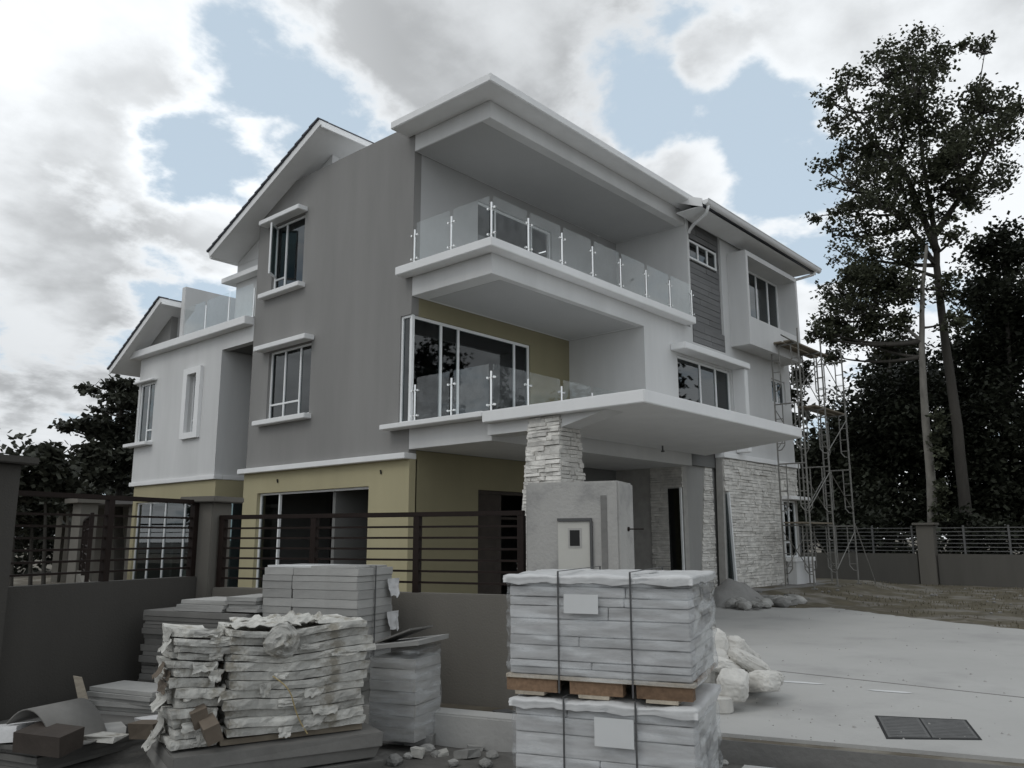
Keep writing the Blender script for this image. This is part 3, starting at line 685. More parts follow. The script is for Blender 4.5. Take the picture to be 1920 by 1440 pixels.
# left wall, square to the street wall, running towards the street
Q = B(2.93, -.06)
lw = thing('boundary_wall', 'dark grey rendered wall running from the pier to the dark gate pillar', 'wall', tuple(Q-V*1.3))
m = MB(); m.obox(Q, -V, U, .0, 2.45, .0, .15, -.25, 1.16); m.build('wall', 'wall_dark', lw, bevel=.012)
fence_panel(Q+U*.07, -V, U, .0, 2.44, 1.16, 2.05, [1.26+.115*i for i in range(6)], (.04, 1.25), 'railing', 'dark brown bar railing between grey pier and dark gate pillar')
dp = thing('gate_pillar', 'tall dark grey gate pillar with wide flat cap beside the shrubs', 'pillar', tuple(Q-V*2.75))
m = MB(); m.obox(Q, -V, U, 2.46, 3.05, -.17, .42, -.25, 2.27); m.build('shaft', 'wall_dark', dp, bevel=.01)
m = MB(); m.obox(Q, -V, U, 2.36, 3.15, -.27, .52, 2.272, 2.34); m.build('cap', 'wall_dark', dp, bevel=.01)
# concrete gate pillar with meter box
gp = thing('gate_pillar', 'bare cement rendered gate pillar with a meter box door beside the driveway', 'pillar', tuple(B(-1.72,.25,0)))
m = MB(); m.obox(B(0,0), U, V, -2.19, -1.225, .0, .53, -.2, 2.14); 
pl = m.build('pillar', 'pillar_render', gp, bevel=.018)
m = MB(); m.obox(B(0,0), U, V, -1.90, -1.57, -.012, -.001, .85, 1.755); m.build('meter_box_door', 'box_cover', gp, bevel=.004)
m = MB(); m.obox(B(0,0), U, V, -1.92, -1.57, -.03, -.001, 1.757, 1.785); m.obox(B(0,0), U, V, -1.925, -1.903, -.03, -.001, .85, 1.756); m.build('door_trim', 'strap', gp)
m = MB(); m.obox(B(0,0), U, V, -1.815, -1.675, -.016, -.0125, 1.50, 1.69); m.build('window_frame', 'pillar_render', gp)
m = MB(); m.obox(B(0,0), U, V, -1.795, -1.695, -.019, -.0165, 1.52, 1.67); m.build('window', 'dark_hole', gp)
m = MB(); m.obox(B(0,0), U, V, -2.07, -2.01, -.006, -.001, .8, 2.0); m.build('conduit_patch', 'concrete_dark', gp)
m = MB(); m.obox(B(0,0), U, V, -2.08, -1.98, -.04, -.001, 1.16, 1.22); m.build('conduit_box', 'dark_hole', gp)
for z in (1.68,):
    p = B(-2.19, .3, z); m = MB(); m.tube([p+U*.05, p-U*.16], .007, 6); m.tube([p+U*.02, p-U*.015], .022, 8); m.build('hinge_rod', 'fence_metal', gp)

# far boundary wall on the right
XR = 20.5
for k, (y0, y1) in enumerate(((-3.6, 4.5), (-12.0, -4.25))):
    t = thing('boundary_wall', ('grey garden wall between the scaffold and the capped pier', 'grey garden wall past the capped pier beneath the big trees')[k], 'wall', (XR, (y0+y1)/2, -.03))
    m = MB(); m.box(XR, XR+.15, y0, y1, -.2, 1.02); m.build('wall', 'wall_far_shaded', t, bevel=.01)
    t = thing('railing', ('pale grey bar railing on the wall behind the scaffold', 'pale grey bar railing on the wall under the big trees')[k], 'fence', (XR+.07, (y0+y1)/2, 1.02), 'metal railings on the boundary walls')
    for i in range(7):
        z = 1.12+.13*i; m = MB(); m.box(XR+.055, XR+.085, y0, y1, z-.014, z+.014); m.build('rail', 'grate', t)
    yy = y0+.1
    while yy < y1:
        m = MB(); m.box(XR+.04, XR+.10, yy, yy+.06, 1.02, 1.98); m.build('post', 'grate', t); yy += 1.35
t = thing('wall_pier', 'grey pier with flat cap in the far garden wall', 'pillar', (XR, -3.92, 0))
m = MB(); m.box(XR-.08, XR+.3, -4.2, -3.65, -.2, 2.0); m.build('shaft', 'wall_render', t, bevel=.01); m = MB(); m.box(XR-.18, XR+.4, -4.3, -3.55, 2.002, 2.08); m.build('cap', 'wall_render', t, bevel=.01)

# ------------------------------------------------------------------ next door (seen through the left railing)
nb = pxd(155, 1012, 23.0)
t = thing('gate_pillar', 'pale gate pillar with flat cap seen through the left railing', 'pillar', (nb.x, nb.y, 0))
m = MB(); m.box(nb.x-.2, nb.x+.2, nb.y-.25, nb.y+.25, -.1, 2.45); m.build('shaft', 'neighbour_wall', t); m = MB(); m.box(nb.x-.35, nb.x+.35, nb.y-.4, nb.y+.4, 2.452, 2.56); m.build('cap', 'neighbour_wall', t)
e = Vector((.35, .937, 0)); n_ = Vector((.937, -.35, 0))
for k, (s0, s1, lab) in enumerate(((.35, 5.5, 'dark bar railing on the next plot running back from the pale pillar'), (-6.5, -.35, 'dark bar railing on the next plot towards the street'))):
    t = thing('boundary_wall', ('low pale wall of the next plot running back from its pillar', 'low pale wall of the next plot towards the street')[k], 'wall', tuple(nb+e*((s0+s1)/2)-Vector((0,0,nb.z))))
    m = MB(); m.obox(Vector((nb.x,nb.y,0)), e, n_, s0, s1, -.07, .07, -.1, .85); m.build('wall', 'neighbour_wall', t)
    fence_panel(Vector((nb.x,nb.y,0)), e, n_, s0, s1, .85, 2.05, [.98+.16*i for i in range(6)], (s0+.05, (s0+s1)/2, s1-.05), 'railing', lab)
# low car port roof of the next house
q = pxd(165, 1012, 34.0); t = thing('carport', 'flat roofed pale carport of the next house behind the railings', 'carport', (q.x, q.y, 0))
m = MB(); m.obox(Vector((q.x,q.y,0)), Vector((.66,-.75,0)), Vector((.75,.66,0)), -2.2, 2.6, -2, 2, 2.75, 3.0); m.build('roof', 'neighbour_roof', t)
for a, b in ((-1.9,-1.6),(2.3,-1.6),(-1.9,1.6),(2.3,1.6)):
    m = MB(); m.obox(Vector((q.x,q.y,0)), Vector((.66,-.75,0)), Vector((.75,.66,0)), a-.12, a+.12, b-.12, b+.12, -.05, 2.748); m.build('post', 'neighbour_wall', t)
m = MB(); m.obox(Vector((q.x,q.y,0)), Vector((.66,-.75,0)), Vector((.75,.66,0)), -2.2, 2.6, 2.01, 2.2, -.05, 2.748); m.build('back_wall', 'neighbour_wall', t)

# ------------------------------------------------------------------ SCAFFOLD TOWER
sc = thing('scaffold_tower', 'rusty grey frame scaffold tower standing by the right end of the house', 'scaffold', (13.2, -3.0, .2))
SX0, SX1 = 11.5, 13.2; SY0, SY1 = -3.45, -2.66   # frames span Y, bays span X
zb0, lift, nl = .30, 1.70, 4
SX2 = 14.9
def pipe(pts, r=.024, name='tube'): m = MB(); m.tube(pts, r, 6); return m.build(name, 'pipe', sc)
for x in (SX0, SX1, SX2):
    for y in (SY0, SY1): 
        pipe([(x,y,zb0-.06),(x,y,zb0+lift*nl+.35)], .025, 'standard')
        m = MB(); m.box(x-.07,x+.07,y-.07,y+.07,zb0-.09,zb0-.06); m.build('base_plate', 'pipe', sc)
    for l in range(nl):
        z0 = zb0+lift*l; z1 = z0+lift
        pipe([(x,SY0,z1-.08),(x,SY1,z1-.08)], .023, 'ledger')
        pipe([(x,SY0+.22,z0+.45),(x,SY0+.22,z1-.08)], .018, 'inner_upright'); pipe([(x,SY1-.22,z0+.45),(x,SY1-.22,z1-.08)], .018, 'inner_upright')
        for zz_ in (z0+.5, z0+.85, z0+1.2):
            pipe([(x,SY0,zz_),(x,SY0+.22,zz_)], .014, 'rung'); pipe([(x,SY1-.22,zz_),(x,SY1,zz_)], .014, 'rung')
        pipe([(x,SY0+.0,z0+.30),(x,SY0+.12,z0+.32),(x,SY0+.22,z0+.45)], .016, 'corner_brace'); pipe([(x,SY1,z0+.30),(x,SY1-.12,z0+.32),(x,SY1-.22,z0+.45)], .016, 'corner_brace')
for l in range(nl):
    z0 = zb0+lift*l
    for y in (SY0, SY1):
        for xa, xb in ((SX0, SX1), (SX1, SX2)):
            if (l+(y == SY1)+(xa == SX1)) % 2: pipe([(xa,y,z0+.35),(xb,y,z0+1.45)], .014, 'cross_brace')
            if (l+(xa == SX0)) % 2: pipe([(xa,y-.02,z0+1.45),(xb,y-.02,z0+.35)], .014, 'cross_brace')
for l in range(1, nl+1):
    z1 = zb0+lift*l-.03
    if l in (1, 3, 4):
        for y in (SY0+.12, SY0+.42):
            m = MB(); m.box((SX0-.2, SX0-.3, SX1-.4, SX0-.15)[l-1], (SX1+.3, SX1+.2, SX2+.3, SX1+.9)[l-1], y, y+.24, z1, z1+.04); m.build('plank', 'plank', sc)
pipe([(SX0-.9,SY0+.1,zb0+lift*4+.0),(SX0,SY0+.1,zb0+lift*4-.05)], .02, 'ledger')
pipe([(SX2+.05,SY0,zb0+lift),(SX2+.9,SY0-.2,zb0-.1)], .02, 'raking_strut')

# ------------------------------------------------------------------ RIGHT TILE PALLETS
def U2(ang, base=U): c_, s_ = math.cos(ang), math.sin(ang); return Vector((base.x*c_-base.y*s_, base.x*s_+base.y*c_, 0))
def pallet(t, o, e, n, w, d, z, h=.125):
    """deck boards, stringers and bottom boards of a wooden pallet; e along the front, n to the back"""
    for i in range(7):
        a = i*(d-.10)/6; m = MB(); m.obox(o, e, n, 0, w, a, a+.10, z+h-.022, z+h, .002); m.build('deck_board', 'pallet_pale' if i == 0 else 'pallet_wood', t)
    for i in range(3):
        a = i*(w-.36)/2; m = MB(); 
        m.obox(o, e, n, a, a+.36-.012, .012, .10, z+.022, z+h-.023, .002); m.build('block', 'pallet_wood', t)
        m = MB(); m.obox(o, e, n, a+.1, a+.2, .11, d-.02, z+.022, z+h-.023, .002); m.build('stringer', 'pallet_wood', t)
        m = MB(); m.obox(o, e, n, a+.06, a+.26, 0.005, d-.01, z, z+.021, .002); m.build('bottom_board', 'pallet_pale', t)
def wrapped(t, o, e, n, w, d, z0, z1, courses, labelpos, tilt=0):
    """shrink-wrapped tile cartons with straps and a paper sheet"""
    z = z0
    for i, hc in enumerate(courses):
        h = hc*(z1-z0)/sum(courses); a = .0; k = 0
        cuts = [random.uniform(.3,.7)*w] if random.random() < .6 else []; xs = [0]+cuts+[w]
        for xa, xb in zip(xs, xs[1:]):
            for (da, db) in ((0, d*.5), (d*.5, d)):
                m = MB(); j = random.uniform(0, .012); m.obox(o, e, n, xa+.003, xb-.003, da+.003+(j if da == 0 else 0), db-.003-(j if da else 0), z+.002, z+h-.003, .003)
                m.build('carton', 'load_red' if (i == 1 and da == 0 and xa > 0 and xb < w) else 'load', t, bevel=.004)
        z += h
    # film: loose outer skin with creases
    m = MB(); nx_, nz_ = 46, 34
    per = [(a/30*w, -.014) for a in range(30)] + [(w+.014, a/22*d) for a in range(22)] + [(w-a/30*w, d+.014) for a in range(30)] + [(-.014, d-a/22*d) for a in range(22)]
    np_ = len(per)
    for k in range(nz_+1):
        zf = z0-.02+(z1-z0+.03)*k/nz_
        for (a, b) in per:
            q = o+e*a+n*b; c_ = o+e*w/2+n*d/2; outv = (q-c_); outv.z = 0; outv.normalize()
            f = .014*noise.noise(Vector((a*3+b*3+zf*5, zf*13, b*2)))+.009*noise.noise(Vector((a*12+zf*9, zf*24, b*12)))+.010*(1-2*abs(noise.noise(Vector((a*2.2+b*2, zf*9+a*2, 7)))))
            q = q+outv*(.004+f); m.v.append((q.x, q.y, o.z+zf))
    for k in range(nz_):
        for j in range(np_): m.f.append((k*np_+j, k*np_+(j+1)%np_, (k+1)*np_+(j+1)%np_, (k+1)*np_+j))
    # film gathered over the top
    tx, ty = 18, 14; off = len(m.v)
    for i in range(tx+1):
        for j in range(ty+1):
            q = o+e*(w*i/tx)+n*(d*j/ty); m.v.append((q.x, q.y, o.z+z1+.012+.018*abs(noise.noise(Vector((i*.5, j*.6, 4))))+.012*noise.noise(Vector((i*1.3,j*1.3,2)))))
    for i in range(tx):
        for j in range(ty): a = off+i*(ty+1)+j; m.f.append((a, a+ty+1, a+ty+2, a+1))
    m.build('wrapping_film', 'film', t, smooth=True, recalc=False)
    # plastic cover sheet drawn over the top edge
    m = MB(); tx, ty = 30, 20; q1 = 5
    for i in range(-q1, tx+q1+1):
        for j in range(-q1, ty+q1+1):
            a = min(max(i,0),tx)/tx*w; b = min(max(j,0),ty)/ty*d; oa = (i if i < 0 else max(0,i-tx)); ob_ = (j if j < 0 else max(0,j-ty)); dn = max(abs(oa), abs(ob_))/q1
            dr_ = dn*(.055+.03*noise.noise(Vector((a*5, b*5, 3))))
            q = o+e*(a+(0 if not oa else math.copysign(.030+.006*noise.noise(Vector((b*20,dn*4,1))), oa)))+n*(b+(0 if not ob_ else math.copysign(.030+.006*noise.noise(Vector((a*20,dn*4,1))), ob_)))
            m.v.append((q.x, q.y, o.z+z1+.026+.016*noise.noise(Vector((a*4,b*4,6)))*(1 if dn == 0 else .6)+.006*noise.noise(Vector((a*17,b*17,6)))-dr_))
    cn = ty+2*q1+1
    for i in range(tx+2*q1):
        for j in range(ty+2*q1): k_ = i*cn+j; m.f.append((k_, k_+cn, k_+cn+1, k_+1))
    m.build('cover_sheet', 'cover', t, smooth=True, recalc=False)
    for sx in (.30*w, .70*w):
        m = MB(); g_ = .04
        m.obox(o, e, n, sx-.006, sx+.006, -g_, -g_+.004, z0-.10, z1+.045); m.obox(o, e, n, sx-.006, sx+.006, -g_, d+g_, z1+.046, z1+.050); m.obox(o, e, n, sx-.006, sx+.006, d+g_-.004, d+g_, z0-.10, z1+.045)
        m.build('strap', 'strap', t)
    if labelpos:
        la, lb, lc, ld = labelpos; m = MB(); m.obox(o, e, n, la, lb, -.046, -.044, lc, ld); m.build('label_sheet', 'sheet_paper', t)
e_r = -U2(RAD(1.5)); n_r = Vector((-e_r.y, e_r.x, 0))
if n_r.dot(V) < 0: n_r = -n_r
o_ = B(-2.13, -2.50); W, Dp = 1.20, .95
t = thing('tile_pallet', 'shrink-wrapped tile pallet standing on the ground under another pallet', 'pallet', tuple(o_+e_r*.6+n_r*.4+Vector((0,0,STREET))))
pallet(t, o_+e_r*.02, e_r, n_r, W-.02, Dp, STREET+.01)
wrapped(t, o_+e_r*.04, e_r, n_r, W-.04, Dp-.02, STREET+.14, .555, [1,1.4,1,1.6,1.2,1], (.55, .80, .33, .50))
t = thing('tile_pallet', 'shrink-wrapped tile load on a wooden pallet, set on top of another pallet', 'pallet', tuple(o_+e_r*.6+n_r*.4+Vector((0,0,.595))))
pallet(t, o_-e_r*.02, e_r, n_r, W+.03, Dp, .595)
wrapped(t, o_, e_r, n_r, W, Dp-.02, .725, 1.335, [.7,.7,1.5,1.0,1.7,1.3,.9,1.1,.8], (.40, .63, 1.12, 1.24))

ORD = ['lowest', 'second', 'third', 'fourth', 'fifth', 'sixth', 'seventh', 'eighth', 'ninth', 'tenth', 'eleventh', 'twelfth', 'thirteenth', 'fourteenth', 'fifteenth', 'sixteenth', 'seventeenth', 'eighteenth', 'nineteenth', 'twentieth', 'twenty-first', 'twenty-second', 'twenty-third', 'twenty-fourth', 'twenty-fifth', 'twenty-sixth', 'twenty-seventh', 'twenty-eighth', 'twenty-ninth', 'thirtieth']
def nth(k): return ORD[k] if k == 0 else ORD[k]+' from the bottom'
# ------------------------------------------------------------------ LEFT STACKS
def paper_pack(o, e, n, w, d, z0, z1, mat, t=None, torn=1.0, seed=0, name='tile_pack', nseg=14):
    """a paper-wrapped pack with crumpled, torn faces: closed box mesh, subdivided and crushed"""
    m = MB(); nx_, ny_, nz_ = nseg, max(3, nseg*2//3), 2
    idx = {}
    def vert(i, j, k):
        if (i,j,k) in idx: return idx[i,j,k]
        a = w*i/nx_; b = d*j/ny_; z = z0+(z1-z0)*k/nz_
        q = o+e*a+n*b; q = Vector((q.x, q.y, o.z+z))
        c_ = o+e*w/2+n*d/2; ov = Vector((q.x-c_.x, q.y-c_.y, 0))
        edge = (i in (0,nx_)) or (j in (0,ny_))
        f = noise.noise(q*6+Vector((seed,0,0)))*.020+noise.noise(q*24+Vector((0,seed,0)))*.009
        if edge: q += ov.normalized()*f*torn*1.6
        if k in (0, nz_): q.z += noise.noise(q*7+Vector((0,0,seed)))*.006*torn
        if edge and k == 1: q += ov.normalized()*.004*torn
        q.z += .022*math.sin(a*5.1+1.0+z*2)*(.3+z)+.012*math.sin(b*7+z*3)
        m.v.append(tuple(q)); idx[i,j,k] = len(m.v)-1; return idx[i,j,k]
    for i in range(nx_):
        for j in range(ny_):
            m.f.append((vert(i,j,0),vert(i,j+1,0),vert(i+1,j+1,0),vert(i+1,j,0))); m.f.append((vert(i,j,nz_),vert(i+1,j,nz_),vert(i+1,j+1,nz_),vert(i,j+1,nz_)))
    for i in range(nx_):
        for k in range(nz_):
            m.f.append((vert(i,0,k),vert(i+1,0,k),vert(i+1,0,k+1),vert(i,0,k+1))); m.f.append((vert(i,ny_,k),vert(i,ny_,k+1),vert(i+1,ny_,k+1),vert(i+1,ny_,k)))
    for j in range(ny_):
        for k in range(nz_):
            m.f.append((vert(0,j,k),vert(0,j,k+1),vert(0,j+1,k+1),vert(0,j+1,k))); m.f.append((vert(nx_,j,k),vert(nx_,j+1,k),vert(nx_,j+1,k+1),vert(nx_,j,k+1)))
    if t is None: 
        c_ = o+e*w/2+n*d/2; return m.build(name, mat, None, origin=(c_.x, c_.y, o.z+z0), recalc=False)
    return m.build(name, mat, t, recalc=False)
def flap(o, e, n, w, h, mat, parent, curl=.5, seed=0, org=None, lean=.0):
    """a torn sheet hanging or curling away from a pack (6 mm thick skin)"""
    m = MB(); a_, b_ = 9, 7
    for i in range(a_+1):
        for j in range(b_+1):
            fa = i/a_; fb = j/b_
            wob = noise.noise(Vector((fa*3+seed, fb*3, seed)))
            q = o+e*(w*fa*(1-.25*fb)+.012*wob)+Vector((0,0,-h*fb*(1+.35*noise.noise(Vector((fa*5, seed, 2))))))-n*(curl*h*(fb**1.6)+.012*wob+.004+lean*fb)
            m.v.append(tuple(q))
    for i in range(a_):
        for j in range(b_): k = i*(b_+1)+j; m.f.append((k, k+b_+1, k+b_+2, k+1))
    ob = m.build('torn_paper', mat, parent, smooth=False, recalc=False); sm = ob.modifiers.new('s', 'SOLIDIFY'); sm.thickness = .0025
    return ob
c0 = px(424, 1388, 2, .15); ra = RAD(-18.0)
e1 = Vector((math.cos(ra), math.sin(ra), 0)); e2 = Vector((-e1.y, e1.x, 0))
c0 = Vector((c0.x, c0.y, 0))
# flat dark bundles it all stands on
z = STREET-.01
for k, (h, g_) in enumerate(((.11,.10),(.10,.05),(.10,.08))):
    m = MB(); m.obox(c0, e1, e2, -.42+g_*.5, 1.10+g_, -.06-g_*.6, .95, z, z+h-.003, .02); tag(m.build('board_bundle', 'board_dark', None, origin=(c0+e1*.3+e2*.4+Vector((0,0,z))), bevel=.006), 'wide dark board bundle under the ragged paper stack, '+nth(k)+' of three', 'board', 'dark bundles under the paper stack'); z += h
for k, b in enumerate((.05, .36, .66)):
    m = MB(); m.obox(c0, e1, e2, -.03, 1.06, b, b+.08, z+.001, z+.042, .003); tag(m.build('timber_bearer', 'plank'), 'dark timber bearer between the ragged paper stack and the dark bundles', 'timber', 'bearers under the paper stack')
zst = z+.046
def ragged(cc, ea, eb, wl0, dl, zs, nl, hz, sd, label, group, nsp=2):
    z = zs
    for l in range(nl):
        hh = hz*random.uniform(.85, 1.18); wl = wl0+random.uniform(-.05,.03); of = random.uniform(-.03,.03)
        if l == nl-1: wl *= .9
        cuts = [0]+[wl*(q+random.uniform(.4,.6))/nsp*1.0 for q in range(1, nsp)]+[wl] if nsp > 1 else [0, wl]
        if nsp == 2: cuts = [0, wl*random.uniform(.42,.58), wl]
        for q, (a0, a1) in enumerate(zip(cuts, cuts[1:])):
            ob = paper_pack(cc+ea*(of+a0)+eb*random.uniform(-.025,.025), ea, eb, a1-a0-.004, dl, z, z+hh, 'paper', None, 1.15, sd+l*3.1+q, nseg=22 if nsp == 1 else 13)
            tag(ob, label+', '+nth(l), 'tile pack', group)
            if random.random() < .7:
                s0 = random.uniform(.02, .7)*(a1-a0); w_ = min(random.uniform(.08, .30), a1-a0-s0)
                oo = cc+ea*(of+a0+s0)-eb*.020; flap(Vector((oo.x,oo.y,z+hh)), ea, eb, w_, hh*random.uniform(.6,1.5), 'paper', ob, random.uniform(.05,.35), sd+l*1.7+q)
            if q == 0 and random.random() < .9:
                s0 = random.uniform(.0,.45); oo = cc+ea*(of-.020)+eb*s0; flap(Vector((oo.x,oo.y,z+hh)), eb, ea, random.uniform(.10,.28), hh*random.uniform(.8,2.2), 'paper' if random.random() < .75 else 'carton_brown', ob, random.uniform(.2,.9), sd+l*2.3)
        z += hh+.006
    return z
z = ragged(c0, e1, e2, 1.10, .62, zst, 12, .057, 0, 'torn dirty white paper pack in the wide ragged stack', 'paper packs of the ragged stack', 1)
r2 = RAD(-14); f1 = Vector((math.cos(r2), math.sin(r2), 0)); f2 = Vector((-f1.y, f1.x, 0)); c1 = c0-e1*.375+e2*.06
z2 = ragged(c1, f1, f2, .355, .52, zst-.045, 13, .057, 40, 'torn paper pack in the narrow stack beside the wide one', 'paper packs of the narrow stack', 1)
ztop = z
# crumpled sheets on top
for k, (a, b, w_, d_, tz) in enumerate(((.02,.0,.5,.40,.07),(.38,.10,.42,.36,.12),(.66,.0,.40,.3,.04),(.10,.34,.5,.26,.08))):
    m = MB(); g1, g2 = 14, 12
    for i in range(g1+1):
        for j in range(g2+1):
            q = c0+e1*(a+w_*i/g1)+e2*(b+d_*j/g2); h = abs(noise.noise(Vector((i*.28+k*9, j*.3, k))))*tz+.15*tz*noise.noise(Vector((i*.9, j*.9+k, 5)))
            edge = min(i, g1-i, j, g2-j)
            m.v.append((q.x+.01*noise.noise(Vector((i,j,k))), q.y, ztop+.008+k*.004+max(0,h)*(1 if edge > 0 else .6)))
    for i in range(g1):
        for j in range(g2): q = i*(g2+1)+j; m.f.append((q, q+g2+1, q+g2+2, q+1))
    ob = m.build('crumpled_paper', 'paper', None, origin=(c0+e1*(a+w_/2)+e2*(b+d_/2)+Vector((0,0,ztop))), recalc=False); sm = ob.modifiers.new('s', 'SOLIDIFY'); sm.thickness = .005
    tag(ob, ('crumpled white wrapping sheet over the corner of the ragged stack', 'crumpled wrapping sheet folded into a peak on the ragged stack', 'small crumpled sheet at the tidy-stack end of the ragged stack', 'crumpled wrapping sheet along the wall side of the ragged stack')[k], 'wrapping paper')
# round torn paper wad hanging over the front
q = c0+e1*.36-e2*.06; m = MB(); g1, g2 = 14, 9
cw_ = Vector((q.x, q.y, ztop-.10))
for i in range(g1):
    an = 2*math.pi*i/g1
    for j in range(g2+1):
        f = j/g2; r_ = .125*f*(1+.25*noise.noise(Vector((math.cos(an)*1.5, math.sin(an)*1.5, 71))))
        p = cw_+e1*(r_*math.cos(an))+Vector((0,0,r_*math.sin(an)*1.05))-e2*(.06*(1-f*f)+.035*noise.noise(Vector((r_*30*math.cos(an), r_*30*math.sin(an), 31)))); m.v.append(tuple(p))
for i in range(g1):
    for j in range(g2): a = i*(g2+1)+j; b = ((i+1)%g1)*(g2+1)+j; m.f.append((a, b, b+1, a+1))
ob = m.build('paper_wad', 'paper', None, origin=cw_, recalc=False); sm = ob.modifiers.new('s','SOLIDIFY'); sm.thickness = .006
tag(ob, 'round brown-stained paper wad hanging over the front of the ragged stack', 'wrapping paper')
# cord trailing down the front
m = MB(); pts_ = []
for i in range(15):
    f = i/14; q = c0+e1*(.30+.30*f+.02*math.sin(f*6))-e2*(.06+.03*math.sin(f*5)); pts_.append((q.x, q.y, .58-.45*f+.05*math.sin(f*3.1)))
m.tube(pts_, .005, 5); tag(m.build('cord', 'rope', None, origin=pts_[-1]), 'straw coloured cord trailing down the ragged paper stack', 'cord')
# torn brown tile faces sliding out at the left foot of the stack
def slab_thing(name, mat, o, e, n, a, b, h, label, cat, tiltv=None, group=None, jit=.004):
    m = MB(); m.obox(Vector((0,0,0)), e, n, -a/2, a/2, -b/2, b/2, 0, h, jit); ob = m.build(name, mat, None)
    ob.location = o; ORI[ob.name] = tuple(o)
    if tiltv: ob.rotation_euler = tiltv
    return tag(ob, label, cat, group)
for k, (u, v, zz_, r) in enumerate(((338,1300,.30,.9),(365,1345,.16,.95))):
    p = c0-e1*(.17-.07*k)+e2*(.14-.13*k)+Vector((0,0,(.28,.19)[k])); 
    slab_thing('tile_carton', 'carton_brown', p, e1, e2, .11, .22, .13, 'torn brown tile carton slumped against the foot of the ragged stack', 'carton', (RAD(8), RAD(-24), 0), 'slumped brown cartons')

# tidy stack of boards behind it
o2 = B(1.22, -.95); z = STREET+.02; e_n = -U
m_ = 0
while z < 1.27:
    h = random.uniform(.055, .085)
    for (a0, a1) in ((0, .36), (.363, 1.12)):
        j = random.uniform(-.012,.012); m = MB(); o3 = o2+e_n*(a0+j)+V*random.uniform(-.012,.012)
        m.obox(o3, e_n, V, 0, a1-a0-.004, 0, .62, z, z+h-.002, .002); ob = m.build('tile_carton', 'carton_grey', None, origin=(o3+Vector((0,0,z))), bevel=.003)
        tag(ob, ('short' if a0 == 0 else 'long')+' flat grey carton in the tall tidy stack, '+nth(m_), 'carton', 'cartons of the tall tidy stack')
    z += h; m_ += 1
zt2 = z
for (a, b, w_) in ((.02,.03,.6),(.56,.02,.52)):
    m = MB(); m.obox(o2+e_n*a, e_n, V, 0, w_, b, b+.55, zt2+.001, zt2+.018, .004); tag(m.build('board', 'sheet_paper' if a < .1 else 'carton_grey', None, origin=(o2+e_n*a+Vector((0,0,zt2)))), 'thin pale board lying on top of the tall tidy stack', 'board', 'boards on the tidy stack')
m = MB(); m.obox(o2+e_n*1.14, e_n, V, -.0, .006, .26, .275, STREET+.1, zt2+.02); m.obox(o2+e_n*1.14, e_n, V, -1.13, .0, .26, .275, zt2+.0195, zt2+.022); tag(m.build('strap', 'strap'), 'black strap round the end of the tall tidy stack', 'strap')
# torn film bits beside it
o4 = B(.085, -.78)
for k, zz_ in enumerate((1.10, .78)):
    q = o4+V*(.30)-U*.015; m = MB(); 
    ob = flap(Vector((q.x,q.y,zz_+.1)), V, U, .22, .17, 'rag', None, .25, 3+k); ob.name = 'torn_film'; tag(ob, 'scrap of torn pale film hanging on the tidy stack end', 'plastic scrap', 'film scraps on the tidy stack')
# lower board piles to the left
def board_pile(o, e, n, w, d, z0, z1, mat, label, group, hr=(.03,.07), jit=.03):
    z = z0; kk = 0
    while z < z1:
        h = random.uniform(*hr); j1, j2 = random.uniform(-jit,jit), random.uniform(-jit,jit); m = MB(); q = o+e*j1+n*j2
        m.obox(q, e, n, 0, w, 0, d, z, z+h-.003, .004); tag(m.build('board', mat, None, origin=(q+Vector((0,0,z)))), label+', '+nth(kk), 'board', group); z += h; kk += 1
    return z
zt = board_pile(B(2.66,-1.05), -U, V, 1.36, .60, STREET+.02, .86, 'board_dark', 'dark grey board in the low pile beside the tidy stack', 'boards of the low dark pile', jit=.025)
zt = board_pile(B(2.26,-1.0), -U, V, .62, .5, zt, zt+.10, 'carton_grey', 'pale board laid on the low dark pile', 'pale boards on the dark pile', (.03,.05), .04)
board_pile(B(1.62,-1.0), -U, V, .38, .5, zt-.10, zt+.04, 'carton_grey', 'pale board on the dark pile by the tidy stack', 'pale boards by the tidy stack', (.03,.05), .03)
# dark film-wrapped load at the right of the paper stack
o5 = B(-.20, -1.22); t = thing('wrapped_load', 'grey film wrapped sheet stack with a loose lid beside the ragged stack', 'wrapped load', tuple(o5+e_n*.3+V*.2+Vector((0,0,STREET))))
m = MB(); nn_ = 36; nz_ = 26; wv, dv = .50, .50
for k in range(nz_+1):
    zf = STREET+.06+(.78)*k/nz_
    for i in range(nn_):
        an = 2*math.pi*i/nn_; c_, s_ = math.cos(an), math.sin(an); ex = .25
        a = wv/2*math.copysign(abs(c_)**ex, c_); b = dv/2*math.copysign(abs(s_)**ex, s_); f = 1+.045*noise.noise(Vector((an*2.5, zf*3, 2)))+.03*noise.noise(Vector((c_*6, s_*6, zf*9)))
        q = o5+e_n*(wv/2+a*f)+V*(dv/2+b*f); m.v.append((q.x, q.y, zf+.03*noise.noise(Vector((c_*2,s_*2,1)))*k/nz_))
for k in range(nz_):
    for i in range(nn_): m.f.append((k*nn_+i, k*nn_+(i+1)%nn_, (k+1)*nn_+(i+1)%nn_, (k+1)*nn_+i))
m.f.append(tuple(nz_*nn_+i for i in range(nn_)))
m.build('film_body', 'film', t, smooth=True, recalc=False)
zz_ = STREET+.08
while zz_ < .50:
    h = random.uniform(.07,.11); m = MB(); m.obox(o5, e_n, V, .02, wv-.02, .02, dv-.02, zz_, zz_+h-.004, .006); m.build('carton', 'carton_grey', t); zz_ += h
